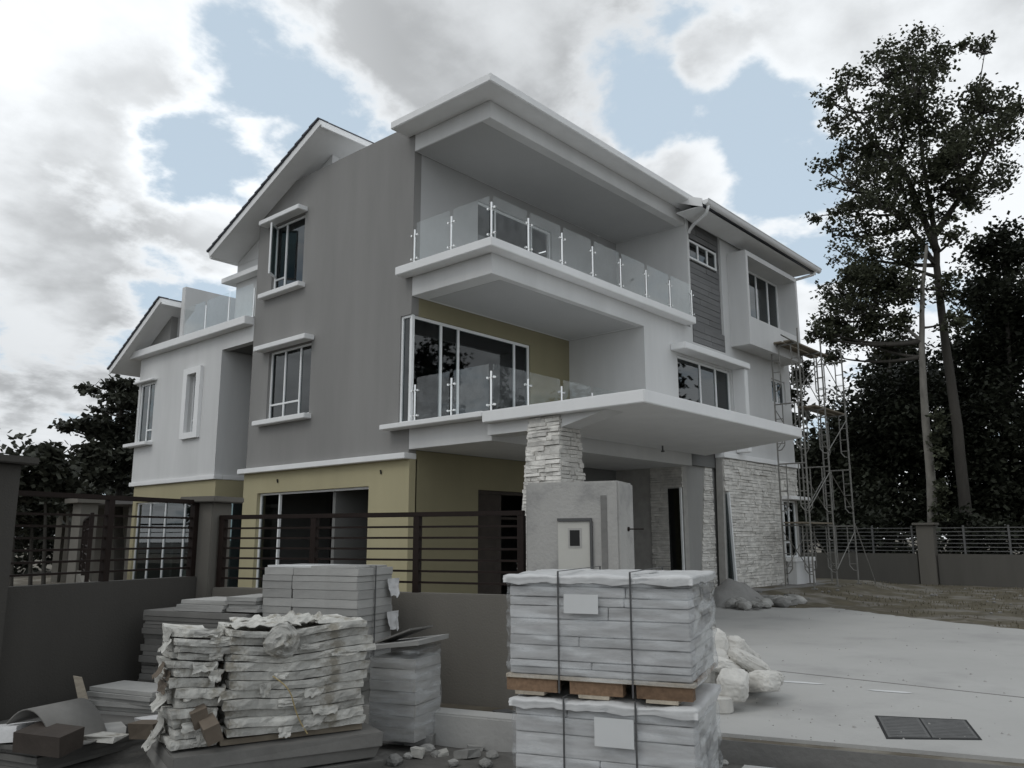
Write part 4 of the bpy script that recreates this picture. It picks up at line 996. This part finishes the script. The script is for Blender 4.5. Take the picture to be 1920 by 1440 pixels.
m = MB(); m.hull6([tuple(o5+e_n*a+V*b+Vector((0,0,z_))) for z_s in ((.62,.69),(.65,.73)) for a, b, z_ in ((-.04,-.04,z_s[0]),(.54,-.04,z_s[1]),(.54,.52,z_s[1]),(-.04,.52,z_s[0]))]); m.build('lid', 'carton_grey', t)
m = MB(); m.hull6([tuple(o5+e_n*a+V*b+Vector((0,0,z_))) for z_s in ((.66,.80),(.675,.815)) for a, b, z_ in ((.0,.1,z_s[0]),(.4,.05,z_s[1]),(.44,.4,z_s[1]),(.05,.4,z_s[0]))]); m.build('torn_flap', 'board_dark', t)

# left foot: loose tiles, folded dark cardboard, offcuts
o6 = px(165, 1335, 2, 0); o6.z = 0
eL = -U2(RAD(6)); nL = Vector((-eL.y, eL.x, 0))
if nL.dot(V) < 0: nL = -nL
board_pile(B(2.86,-2.95), -U, V, 1.15, 1.7, STREET+.0, -.03, 'board_dark', 'long dark board lying flat along the left wall', 'flat boards along the left wall', (.03,.05), .05)
board_pile(B(2.64,-1.85), eL, nL, .98, .50, -.02, .10, 'tile_body', 'grey floor tile low in the small pile by the left wall', 'lower loose floor tiles', (.03,.05), .05)
board_pile(B(2.52,-1.80), -U, V, .80, .40, .105, .20, 'carton_grey', 'large pale floor tile atop the small pile by the left wall', 'loose floor tiles', (.03,.045), .03)
for k, (s_, t_, a_, b_, h_, mt) in enumerate(((1.75,-2.2,.30,.22,.05,'tile_body'),(1.55,-2.45,.34,.2,.03,'paper'),(1.95,-2.55,.3,.25,.04,'carton_brown'),(2.3,-2.5,.26,.2,.05,'rag'),(1.35,-2.05,.36,.26,.10,'rag'),(1.2,-2.3,.22,.2,.12,'carton_brown'))):
    p = B(s_, t_, -.025+.004*k); slab_thing('debris_piece', mt, p, eL, nL, a_, b_, h_, ('broken grey tile among the debris by the left wall', 'crumpled paper sheet flat among the debris by the left wall', 'flattened brown carton among the debris by the left wall', 'pale rag among the debris by the left wall', 'pale bag tucked between debris and the narrow paper stack', 'torn brown carton stump by the narrow paper stack')[k], 'debris', (RAD(random.uniform(-6,6)), RAD(random.uniform(-6,6)), random.uniform(-.8,.8)), None, .02)
# upright strip of timber
q = B(2.38,-1.95); m = MB(); m.hull6([(q.x+.0,q.y,-.02),(q.x+.09,q.y-.02,-.02),(q.x+.10,q.y+.0,-.02),(q.x+.01,q.y+.02,-.02),(q.x-.10,q.y+.03,.36),(q.x-.03,q.y+.01,.34),(q.x-.02,q.y+.03,.34),(q.x-.09,q.y+.05,.36)]); tag(m.build('timber_offcut', 'pallet_pale', None, origin=(q.x,q.y,0)), 'pale timber offcut standing up from the debris by the left wall', 'timber')
# arched dark sheet of cardboard
q = B(1.78,-2.75); m = MB(); n1_ = 16
for i in range(n1_+1):
    f = i/n1_; a = -.10+.62*f; h = .02+.27*math.sin(min(1, f*1.08+.14)*math.pi)**.7
    for b in (0, .5):
        p = q+eL*(a-.25+b*.1)+nL*(b-.1); m.v.append((p.x, p.y, -.03+max(.0, h)))
for i in range(n1_): m.f.append((i*2, i*2+2, i*2+3, i*2+1))
ob = m.build('cardboard_sheet', 'board_dark', None, origin=q, smooth=True, recalc=False); sm = ob.modifiers.new('s','SOLIDIFY'); sm.thickness = .012; tag(ob, 'dark cardboard sheet arched over the debris by the ragged stack', 'cardboard')
p = q+eL*.12-nL*.12; slab_thing('cardboard_box', 'board_brown', Vector((p.x,p.y,-.02)), eL, nL, .42, .26, .15, 'dark brown flattened cardboard box lying before the ragged stack', 'carton', (RAD(5), RAD(-4), RAD(4)))
p = q-eL*.42-nL*.02; slab_thing('cement_bag', 'rag', Vector((p.x,p.y,-.02)), eL, nL, .34, .40, .13, 'limp pale bag at the edge of the debris by the left wall', 'bag', (RAD(-6), RAD(5), RAD(20)), jit=.03)
p = px(520, 1438, 2, STREET); slab_thing('plasterboard_sheet', 'board_dark', Vector((p.x,p.y,STREET+.03)), e1, e2, .95, .5, .03, 'wide dark board lying on the ground before the ragged stack', 'board', (RAD(3), 0, RAD(10)))
# kerb stone and rubble between the stacks
m = MB(); m.obox(B(0,0), U, V, -1.95, .15, -.86, -.62, STREET-.05, .065, .004); tag(m.build('kerb', 'concrete', None, origin=tuple(B(-.9,-.74,STREET)), bevel=.015), 'pale concrete kerb length below the low grey wall', 'kerb')
m = MB(); m.obox(B(0,0), U, V, -9.5, -3.35, -1.0, -.80, STREET-.05, -.12, .006); tag(m.build('kerb', 'concrete', None, origin=tuple(B(-6,-.9,STREET)), bevel=.015), 'concrete kerb edging the open drain before the driveway', 'kerb')
m = MB(); m.obox(B(0,0), U, V, -9.5, -3.55, -1.45, -1.12, STREET-.05, -.15, .006); tag(m.build('kerb', 'concrete_dark', None, origin=tuple(B(-6,-1.3,STREET)), bevel=.015), 'dark concrete strip along the street side of the drain kerb', 'kerb')
p = px(945, 1375, 2, STREET); slab_thing('plastic_tub', 'strap', Vector((p.x,p.y,STREET)), e1, e2, .16, .16, .20, 'black plastic tub by the lower tile pallet', 'tub')

def rock(name, p, r, mat, label, cat, group, seed, flat=.7):
    bm = bmesh.new(); bmesh.ops.create_icosphere(bm, subdivisions=2, radius=1)
    for v in bm.verts:
        f = 1+.35*noise.noise(v.co*1.3+Vector((seed*3.7,0,seed)))+.12*noise.noise(v.co*3+Vector((0,seed,0)))
        v.co = Vector((v.co.x*r*f*random.uniform(.96,1.04), v.co.y*r*f, v.co.z*r*f*flat))
    me = bpy.data.meshes.new(name); bm.to_mesh(me); bm.free(); me.materials.append(MATS[mat]); ob = bpy.data.objects.new(name, me); COL.objects.link(ob); ob.location = p; ob.rotation_euler = (0,0,random.uniform(0,6)); ORI[ob.name] = tuple(p)
    return tag(ob, label, cat, group)
def blockish(name, p, a, b, c_, mat, label, cat, group):
    m = MB(); m.obox(Vector((0,0,0)), Vector((1,0,0)), Vector((0,1,0)), -a/2, a/2, -b/2, b/2, 0, c_, min(a,b,c_)*.16); ob = m.build(name, mat, None); ob.location = p; ob.rotation_euler = (random.uniform(-.2,.2), random.uniform(-.2,.2), random.uniform(0,6)); ORI[ob.name] = tuple(p)
    return tag(ob, label, cat, group)
for k in range(26):
    u = random.uniform(735, 940); v = random.uniform(1362, 1440); p = px(u, v, 2, STREET)
    if (k % 2): blockish('rubble_piece', p, random.uniform(.07,.2), random.uniform(.06,.14), random.uniform(.03,.08), 'paper' if k % 3 == 0 else 'rock', 'broken lump of mortar or board between the two stacks', 'rubble', 'rubble between the stacks')
    else: rock('rubble_piece', p+Vector((0,0,.02)), random.uniform(.03,.08), 'rock', 'broken lump of mortar or board between the two stacks', 'rubble', 'rubble between the stacks', k)
for k, (u, v, a, b, h) in enumerate(((790,1395,.24,.2,.10),(720,1375,.26,.2,.12),(870,1390,.28,.16,.05))):
    p = px(u, v, 2, STREET); blockish('board_offcut', p, a, b, h, 'rock' if k != 1 else 'carton_grey', 'pale broken board offcut before the kerb', 'offcut', 'board offcuts before the kerb')
for k in range(40):
    u = random.uniform(1330, 1560); v = random.uniform(1404, 1440); p = px(u, v, 2, STREET)
    rock('drain_stone', p+Vector((0,0,.01)), random.uniform(.02,.055), 'rock', 'small broken stone lying in the drain before the driveway', 'stone', 'stones in the drain', k)

# ------------------------------------------------------------------ SACKS
def sack(p, lx, ly, lz, rot, label, seed, tie=None):
    bm = bmesh.new(); bmesh.ops.create_icosphere(bm, subdivisions=5, radius=1)
    for v in bm.verts:
        c_ = v.co.copy(); ex = .62
        x = math.copysign(abs(c_.x)**ex, c_.x); y = math.copysign(abs(c_.y)**ex, c_.y); z_ = math.copysign(abs(c_.z)**.8, c_.z)
        f = 1+.09*noise.noise(c_*1.6+Vector((seed,seed*2,0)))+.05*noise.noise(c_*5+Vector((seed,0,3)))+.045*(1-2*abs(noise.noise(Vector((c_.x*3+seed, c_.y*3, c_.z*7)))))*.9+.03*noise.noise(c_*12+Vector((seed,0,3)))
        if tie and c_.z > .55: g_ = 1-(c_.z-.55)*1.6; x *= max(.28, g_); y *= max(.28, g_); z_ *= 1.12
        zc = z_*f
        if zc < -.75: zc = -.75-(zc+.75)*-.1
        v.co = Vector((x*lx/2*f, y*ly/2*f, zc*lz/2))
    me = bpy.data.meshes.new('sack'); bm.to_mesh(me); bm.free(); me.materials.append(MATS['sack'])
    for q in me.polygons: q.use_smooth = True
    ob = bpy.data.objects.new('sack', me); COL.objects.link(ob); ob.rotation_euler = rot; ob.location = p; ORI[ob.name] = tuple(p)
    return tag(ob, label, 'sack')
def sackpx(u, v, dist): return pxd(u, v, dist)
D0 = 8.6
for k, (u, v, dd, lx, ly, lz, rot, lab, tie) in enumerate((
  (1375,1284,8.45,.36,.28,.27,(6,-12,20),'fat pale sack with gathered neck standing before the sack pile',1),
  (1430,1280,8.75,.32,.26,.22,(4,10,70),'pale sack slumped flat at the driveway end of the pile',0),
  (1358,1250,8.9,.50,.30,.17,(4,14,-15),'pale sack lying flat beneath the upright sacks',0),
  (1404,1243,9.0,.44,.28,.17,(10,26,-30),'pale sack sliding down the drive side of the pile',0),
  (1342,1212,9.2,.30,.25,.34,(-6,8,35),'tall upright pale sack against the wrapped pallet',1),
  (1380,1218,9.3,.32,.24,.24,(10,26,10),'pale sack leaning with a folded open mouth',1),
  (1352,1265,9.5,.55,.42,.26,(0,0,50),'pale sack at the base of the pile behind the others',0),
  (1405,1268,9.45,.5,.36,.22,(0,4,5),'broad pale sack at the base nearest the drive joint',0),
  (1395,1228,9.5,.42,.3,.16,(8,30,-10),'crumpled half-empty sack on the back of the pile',0),
  (1340,1235,9.0,.40,.28,.18,(-4,-8,40),'flat pale sack wedged between the pile and the wrapped pallet',0),
  (1445,1272,9.1,.34,.24,.15,(0,6,25),'nearly empty pale sack spread out on the drive',0))):
    sack(pxd(u, v, dd), lx, ly, lz, tuple(RAD(x) for x in rot), lab, k*1.7+1, tie)
p = px(1352, 1335, 2, 0); m = MB(); m.tube([(p.x,p.y,.0),(p.x,p.y,.012),(p.x,p.y,.13),(p.x,p.y,.145)], [.105,.115,.115,.10], 18); ob = m.build('roll', 'sack', None, origin=(p.x,p.y,0), smooth=False); tag(ob, 'short white roll standing on the drive before the sacks', 'roll')
# spilled powder on the drive
m = MB(); 
def blob(m, p, rx, ry, rot, z, n=26, sd=0):
    pts_ = []
    for i in range(n):
        an = 2*math.pi*i/n; f = 1+.3*noise.noise(Vector((math.cos(an)*1.7, math.sin(an)*1.7, sd))); x = rx*f*math.cos(an); y = ry*f*math.sin(an)
        pts_.append((p.x+x*math.cos(rot)-y*math.sin(rot), p.y+x*math.sin(rot)+y*math.cos(rot), z))
    m.add(pts_, [tuple(range(n))])
for k, (u, v, rx, ry) in enumerate(((1500,1280,.30,.05),(1670,1297,.22,.05))):
    m = MB(); blob(m, px(u, v, 2, 0), rx, ry, RAD(-75), .004, sd=k); o_s = m.build('spilled_powder', 'sheet_paper', None, origin=px(u,v,2,0), recalc=False); o_s['kind'] = 'stuff'; tag(o_s, ('pale powder spilled beside the sacks on the drive', 'streak of white powder on the drive before the drain cover')[k], 'powder')
# ------------------------------------------------------------------ DRAIN COVER
g1 = [px(u, v, 2, 0) for u, v in ((1640,1342),(1812,1350),(1842,1388),(1662,1386))]
t = thing('drain_cover', 'rectangular grey metal drain cover set in the concrete drive', 'drain cover', tuple((g1[0]+g1[2])/2))
m = MB(); m.prism([(p.x,p.y) for p in g1], .0006, .003); m.build('frame', 'dark_hole', t)
cen = sum(g1, Vector())/4
def inset(f, a, b): return [cen.lerp(p, f) for p in g1]
def bil(a, b): return (g1[0].lerp(g1[1], a)).lerp(g1[3].lerp(g1[2], a), b)
for a0, a1 in ((.03,.475),(.495,.97)):
    m = MB(); m.prism([(p.x,p.y) for p in (bil(a0,.06),bil(a1,.06),bil(a1,.94),bil(a0,.94))], 0.0034, .006); pl = m.build('plate', 'grate', t)
    for i in range(13):
        b = .10+i*.066; m = MB(); m.prism([(p.x,p.y) for p in (bil(a0+.03,b),bil(a1-.03,b),bil(a1-.03,b+.022),bil(a0+.03,b+.022))], .0063, .0095); m.build('bar', 'grate', pl)

# ------------------------------------------------------------------ RUBBLE HEAP BY THE STONE WALL
hc = Vector((8.15, -2.75, 0))
m = MB(); g_ = 26
for i in range(g_+1):
    for j in range(g_+1):
        x = -1.5+3.0*i/g_; y = -1.1+2.2*j/g_; r_ = math.hypot(x/1.35, y/1.0); h = max(0, 1-r_)
        h = h*h*(3-2*h)*.62+.13*noise.noise(Vector((x*3,y*3,4)))*(1 if h > 0 else 0)
        m.v.append((hc.x+x, hc.y+y, h-.03))
for i in range(g_):
    for j in range(g_): a = i*(g_+1)+j; m.f.append((a, a+g_+1, a+g_+2, a+1))
ob = m.build('sand_heap', 'heap', None, origin=hc, smooth=True, recalc=False); ob['kind'] = 'stuff'; tag(ob, 'grey heap of sand and mortar at the foot of the stone wall', 'heap')
for k in range(34):
    u = random.uniform(1318, 1425); v = random.uniform(1085, 1134); p = px(u, v, 2, 0.0)
    p = Vector((random.uniform(6.7, 9.3), random.uniform(-4.15, -3.2), 0)); 
    if k % 3: rock('rubble_stone', p+Vector((0,0,.10)), random.uniform(.07,.19), 'rock', 'rough broken stone in the heap by the stone wall', 'rubble', 'rubble at the stone wall', 50+k)
    else: blockish('rubble_stone', p+Vector((0,0,.05)), random.uniform(.2,.42), random.uniform(.15,.3), random.uniform(.07,.18), 'rock', 'rough broken stone in the heap by the stone wall', 'rubble', 'rubble at the stone wall')
for k in range(24):
    x = random.uniform(9.2, 19); y = random.uniform(-8.5, -3.3)
    if x < 9.6+(y+4.3)*.55 and y < -4.2: continue
    rock('garden_stone', Vector((x, y, lawn_z(x,y)+.015)), random.uniform(.02,.06), 'concrete_dark', 'small stone lying in the dry grass beyond the drive', 'stone', 'stones in the dry grass', 200+k)

# ------------------------------------------------------------------ TREES
def leaf_cloud(blobs, n_total, size, clump=(.45,.85), per=70, flat=1.0, gap=.0):
    """leaf-sized faces gathered into small clumps scattered through each blob"""
    m = MB(); vs = m.v; fs = m.f
    vol = sum(b[3]*b[4] for b in blobs); cents = []
    for (cx, cy, cz, rh, rv) in blobs:
        ncl = max(2, int(n_total/per*rh*rv/vol))
        for _ in range(ncl):
            while True:
                x, y, z = (random.uniform(-1,1) for _ in range(3)); r2 = x*x+y*y+z*z
                if .10 < r2 < 1: break
            cr = random.uniform(*clump)*min(1, .35+rh*.45); k = Vector((cx+x*rh, cy+y*rh, cz+z*rv)); cents.append(k)
            for _ in range(int(per*random.uniform(.5,1.4))):
                dx, dy, dz = random.gauss(0,.45), random.gauss(0,.45), random.gauss(0,.36)*flat
                p = (k.x+dx*cr, k.y+dy*cr, k.z+dz*cr)
                s = size*random.uniform(.6,1.35); a = random.uniform(0,6.283); ti = random.uniform(-1.0,1.0); w = s*.42
                ca, sa = math.cos(a), math.sin(a); ct, st_ = math.cos(ti), math.sin(ti); ro = random.uniform(-.9,.9); cr_, sr_ = math.cos(ro), math.sin(ro)
                ux, uy, uz = ca*ct*s, sa*ct*s, st_*s
                wx, wy, wz = -sa*cr_*w, ca*cr_*w, sr_*w
                o = len(vs)
                vs += [p, (p[0]+ux*.5+wx, p[1]+uy*.5+wy, p[2]+uz*.5+wz), (p[0]+ux, p[1]+uy, p[2]+uz), (p[0]+ux*.5-wx, p[1]+uy*.5-wy, p[2]+uz*.5-wz)]
                fs.append((o, o+1, o+2, o+3))
    return m, cents
def bez(a, b, c_, n): return [a.lerp(b, t/n).lerp(b.lerp(c_, t/n), t/n) for t in range(n+1)]
def tree(name, label, trunks, blobs, n, size, leaf, bark, clump=(.45,.85), per=70, group=None, cat='tree', limbs=True, flat=1.0, twig=True, attach=None):
    """trunks: list of (points, r0, r1); blobs in world space"""
    b0 = trunks[0][0][0]; t = thing(name, label, cat, (b0.x, b0.y, 0), group)
    tops = []
    for pts_, r0, r1 in trunks:
        k = len(pts_); fine = []
        for i in range(k-1):
            for q in range(4): fine.append(pts_[i].lerp(pts_[i+1], q/4)+Vector((noise.noise(pts_[i]*.7+Vector((q,0,0))), noise.noise(pts_[i]*.7+Vector((0,q,5))), 0))*.03*(r0/.2))
        fine.append(pts_[-1]); m = MB(); m.tube(fine, [r0+(r1-r0)*(i/(len(fine)-1))**.8 for i in range(len(fine))], 10)
        m.build('trunk', bark, t, smooth=True); tops.append(fine)
    m, cents = leaf_cloud(blobs, n, size, clump, per, flat)
    if limbs:
        bm_ = MB()
        for (cx, cy, cz, rh, rv) in blobs:
            c_ = Vector((cx,cy,cz)); cand = [(p, i/len(f)) for f in tops for i, p in enumerate(f) if p.z < cz-.25*rh+.3 and i > len(f)*.25]
            if not cand: continue
            p, f = min(cand, key=lambda q: (q[0]-c_).length+.3*abs(q[0].z-(cz-1.2*rh)))
            mid = p.lerp(c_, .55)+Vector((random.uniform(-.3,.3),random.uniform(-.3,.3),-.12*(c_-p).length)); r = .035+.016*(c_-p).length
            bm_.tube(bez(p, mid, c_, 6), [r*(1-.75*i/6) for i in range(7)], 6)
        if twig:
            for k in cents:
                bl = min(blobs, key=lambda b: (Vector(b[:3])-k).length); c_ = Vector(bl[:3])-Vector((0,0,bl[4]*.35)); 
                bm_.tube([c_, c_.lerp(k,.55)+Vector((random.uniform(-.12,.12),random.uniform(-.12,.12),random.uniform(-.15,.05))), k], [.028,.018,.007], 4, cap=False)
        if bm_.v:
            lo = bm_.build('limbs', 'bark_dark', t, smooth=True); lo['kind'] = 'stuff'
    m.build('crown', leaf, t, recalc=False); return t
def pb(u, v, ru, rv_, dist, dd=0.0):
    """blob from picture: centre pixel, half sizes in pixels, distance of the tree"""
    p = pxd(u, v, dist+dd); k = (dist)/FPX*1.02; return (p.x, p.y, p.z, ru*k, rv_*k)
TD = 36.0
def P3(u, v, d=TD): return pxd(u, v, d)
g0 = P3(1822, 1085); g0.z = -.1
blobs = [pb(u, v, a, b, TD, random.uniform(-1.6,1.6)) for u, v, a, b in
  ((1700,95,52,38),(1660,135,45,40),(1745,120,40,40),(1690,180,60,45),(1640,205,30,25),(1590,150,28,26),(1565,190,36,22),(1572,235,34,28),(1625,265,30,34.5),(1690,260,55,45),(1740,215,45,45),(1790,235,45,38),(1845,195,52,40),(1890,215,40,50),(1850,260,60,40),(1800,300,50,38),
   (1600,295,52,24),(1548,320,30,14),(1640,330,45,28),(1720,330,55,36),(1790,350,45,34.5),(1850,330,50,34),(1660,385,52,26),(1590,395,34,20),(1625,430,48,24),(1700,410,48,34.5),(1560,440,30,13),(1760,400,30,25),(1845,95,22,22),(1810,85,14,22),(1830,380,30,18),(1548,345,26,9),(1700,455,40,20),(1640,470,40,22),(1585,475,34,16),(1790,430,34,22),(1720,160,50,40),(1670,230,45,35),(1765,285,45,35),(1600,340,40,18),(1575,290,34,16),(1650,300,40,28),(1815,340,40,30),(1620,380,45,20),(1535,405,18,9),(1690,350,50,30))]
tree('broadleaf_tree', 'tall open crowned tree with a dark leaning trunk behind the garden wall', [([g0, P3(1812,980), P3(1795,800), P3(1775,660), P3(1758,520), P3(1752,430), P3(1735,330), P3(1720,200), P3(1705,110)], .27, .04), ([P3(1756,470), P3(1700,330), P3(1640,270), P3(1590,190)], .16, .03), ([P3(1753,440), P3(1800,370), P3(1860,270), P3(1880,190)], .15, .03), ([P3(1790,300), P3(1830,200), P3(1846,100)], .06, .015), ([P3(1756,500), P3(1690,400), P3(1600,350)], .11, .03)],
     blobs, 31000, .155, 'leaf', 'bark_dark', clump=(.34,.70), per=52)
g0 = P3(1752, 1085, 34.5); g0.z = -.1
blobs = [pb(u, v, a, b, 34.5, random.uniform(-1,1)) for u, v, a, b in ((1600,520,40,20),(1640,560,52,34),(1590,580,45,24),(1690,540,40,34.5),(1555,625,36,15),(1530,630,18,14),(1610,635,40,18),(1660,610,40,24),(1570,670,26,12),(1700,480,30,24),(1625,500,36,20),(1670,650,36,20),(1600,610,44,20),(1545,600,26,14),(1580,545,40,18),(1650,530,44,24),(1770,540,26,20),(1785,600,28,20))]
tree('broadleaf_tree', 'slim tree with a straight pale grey trunk beside the leaning dark one', [([g0, P3(1746,900,34.5), P3(1733,760,34.5), P3(1728,640,34.5), P3(1730,540,34.5), P3(1738,460,34.5)], .21, .06), ([P3(1728,640,34.5), P3(1670,590,34.5), P3(1600,560,34.5)], .08, .02)],
     blobs, 13000, .155, 'leaf', 'bark_pale', clump=(.34,.66), per=50)
# ivy on the pale trunk
m, _ = leaf_cloud([pb(1757, v, 15, 32, 34.1) for v in (800,850,905,960)], 900, .16, (.3,.4), 40); q = thing('climber', 'dark climbing plant round the foot of the pale trunk', 'plant', (g0.x, g0.y, 0)); m.build('leaves', 'leaf', q, recalc=False)
# dense trees of the grove behind the wall
def grove(u, v0, spec, dist, n, label, name='grove_tree', leaf='leaf_dark', size=.21):
    g = pxd(u, 1085, dist); g.z = -.1
    bl = [pb(a, b, c_, d_, dist, random.uniform(-1.5,1.5)) for a, b, c_, d_ in spec]
    tree(name, label, [([g, pxd(u+random.uniform(-8,8), 960, dist), pxd(u+random.uniform(-14,14), (960+v0)/2, dist), pxd(u, v0, dist)], .22, .05)], bl, int(n*1.7), size, leaf, 'bark_dark', clump=(.55,1.0), per=90, twig=False)
grove(1668, 660, ((1670,680,50,60),(1640,760,75,60),(1705,770,70,70),(1620,850,70,70),(1690,880,80,80),(1650,960,80,50)), 39, 15000, 'dense dark rounded tree filling the gap behind the pale trunk')
grove(1575, 800, ((1580,850,55,50),(1550,910,55,55),(1600,940,60,60),(1530,965,40,40)), 40, 9000, 'dense dark tree rising behind the scaffold tower')
grove(1500, 850, ((1505,700,18,18),(1512,870,38,36),(1525,930,40,50),(1500,980,40,40)), 43, 6000, 'dark tree just beyond the end wall of the house')
grove(1790, 640, ((1800,700,60,60),(1770,790,60,70),(1830,800,60,80),(1790,900,80,80),(1800,975,80,45)), 41, 14000, 'dense dark tree straight behind the leaning trunk')
grove(1880, 430, ((1895,480,45,50),(1870,550,55,50),(1905,620,60,60),(1860,640,50,40),(1890,720,70,60),(1870,820,70,80),(1895,920,80,80),(1880,980,80,45),(1845,480,30,22),(1850,560,34,24)), 40, 19000, 'big dark tree past the leaning trunk with foliage down to the wall')
# the grove goes on along the garden wall
for k, (x, y, h) in enumerate(((25,-14,13),(27,-19,15),(24,-25,12),(28,-31,16),(22,-38,13),(30,-8,12),(18,-46,14),(29,6,9),(27,13,9))):
    bl = [(x+random.uniform(-1.8,1.8), y+random.uniform(-2.2,2.2), h*f, 2.4-.9*f, 1.5) for f in (.22,.38,.5,.62,.74,.86)]
    labs = ('dark grove tree, first past the frame of the big dark tree', 'dark tall grove tree, second along the wall after the big dark tree', 'dark grove tree, third along the wall after the big dark tree', 'dark tall grove tree, fourth along the wall after the big dark tree', 'dark grove tree, fifth along the wall after the big dark tree', 'dark tree in the second row behind the big dark tree', 'dark grove tree at the far end of the row', 'dark tree behind the house end wall', 'dark tree deep behind the back of the house')
    tree('grove_tree', labs[k], [([Vector((x,y,-.1)), Vector((x+.2,y,h*.4)), Vector((x,y+.2,h*.9))], .22, .04)], bl, 5200, .42, 'leaf_dark', 'bark_dark', clump=(.8,1.3), per=70, twig=False)
# undergrowth behind the far wall
for k in range(7):
    y = -11+k*2.1; x = 22.4+random.uniform(-.3,.8); bl = [(x+random.uniform(-.6,.6), y+random.uniform(-.8,.8), z_, .95, .6) for z_ in (.5, 1.0, 1.5, 1.9)]
    tree('shrub', 'dark shrub in the undergrowth behind the far garden wall', [([Vector((x,y,-.05)), Vector((x,y,.8)), Vector((x,y,1.6))], .05, .02)], bl, 1700, .22, 'leaf_dark', 'bark_dark', clump=(.5,.8), per=60, group='shrubs behind the garden wall', cat='shrub', twig=False)

# left: layered tree beyond the wing, feathery shrubs next door
LD = 34.0
g0 = pxd(225, 1085, LD); g0.z = -.1
blobs = [pb(u, v, a, b, LD, random.uniform(-1,1)) for u, v, a, b in ((205,722,22,9),(240,728,28,12),(180,733,26,5),(225,752,34,9),(190,768,26,7),(250,770,30,18),(185,790,30,7),(225,795,34,10),(150,803,38,8),(125,803,22,4),(200,812,40,12),(240,825,40,18),(205,850,44,20),(165,852,22,12),(240,870,40,22),(180,885,36,14),(150,872,20,12),(225,905,40,14),(270,860,30,40),(255,740,20,14))]
tree('layered_tree', 'tiered tree with flat spreading branches beyond the white wing', [([g0, pxd(222,960,LD), pxd(228,860,LD), pxd(226,780,LD), pxd(230,730,LD)], .2, .03)], blobs, 9500, .23, 'leaf_left', 'bark_dark', clump=(.45,.8), per=55, flat=.45)
for k, (u, v, sp, dist, n, lab) in enumerate(((85, 850, ((85,868,22,26),(70,900,32,22),(110,905,30,20),(72,850,10,14)), 24, 2600, 'upright feathery shrub behind the left railing'), (25, 860, ((28,868,14,14),(15,900,30,24),(45,912,26,20)), 24, 2200, 'dark shrub behind the tall dark gate pillar'),
        (130, 940, ((120,930,28,20),(150,925,24,18)), 30, 1500, 'low dark bush by the carport'), (60, 960, ((60,950,40,24),(20,960,40,26)), 26, 2200, 'wide dark bush below the feathery shrub'))):
    g = pxd(u, 1085, dist); g.z = -.05; bl = [pb(*q, dist, random.uniform(-.5,.5)) for q in sp]
    tree('shrub', lab, [([g, pxd(u, 980, dist), pxd(u, v+20, dist)], .06, .02)], bl, n, .2, 'leaf_left', 'bark_dark', clump=(.35,.6), per=50, cat='shrub')
for k, (u, d_, h) in enumerate(((-40,44,6),(60,46,5),(150,48,5.5),(260,52,5),(330,50,4.5))):
    g = pxd(u, 1012, d_); bl = [(g.x+random.uniform(-1.5,1.5), g.y+random.uniform(-1.5,1.5), h*f, 2.2, 1.0) for f in (.2,.4,.6,.8)]
    tree('hedge_tree', 'low dark tree in the row closing the view behind the carport', [([Vector((g.x,g.y,-.1)), Vector((g.x,g.y,h*.4)), Vector((g.x,g.y,h*.8))], .15, .04)], bl, 2600, .34, 'leaf_left', 'bark_dark', clump=(.7,1.1), per=60, group='row of trees behind the carport', twig=False)

for k, (x, y, h) in enumerate(((-23,7,7.5),(-27,15,8),(-23,23,7),(-17,31,7.5),(-30,-2,8))):  # added trees out of view, there to darken the ground-floor glass reflections
    bl = [(x+random.uniform(-1.5,1.5), y+random.uniform(-1.8,1.8), h*f, 2.5-.7*f, 1.1) for f in (.25,.4,.55,.7,.85)]
    tree('added_tree', 'leafy tree added out of view to darken the ground-floor window reflections', [([Vector((x,y,-.3)), Vector((x+.1,y,h*.4)), Vector((x,y+.1,h*.85))], .18, .04)], bl, 3600, .36, 'leaf_left', 'bark_dark', clump=(.7,1.1), per=60, group='trees added for the window reflections', twig=False)

# grit and crumbs on the drive
m = MB()
for _ in range(170):
    u = random.uniform(1340, 1900); v = random.uniform(1130, 1390); p = px(u, v, 2, 0); r = random.uniform(.006, .022)*(1.6 if v < 1180 else 1)
    if p.x > 8.5+(p.y+4.5)*.6: continue
    a = random.uniform(0, 6.28); q = [(p.x+r*math.cos(a+k*2.09)*random.uniform(.6,1.2), p.y+r*math.sin(a+k*2.09)*random.uniform(.6,1.2), .001) for k in range(3)]; m.add(q+[(p.x, p.y, r*.8)], [(0,1,3),(1,2,3),(2,0,3)])
g = m.build('grit', 'rock', None); g['kind'] = 'stuff'; tag(g, 'scattered grit and crumbs on the concrete drive', 'grit')
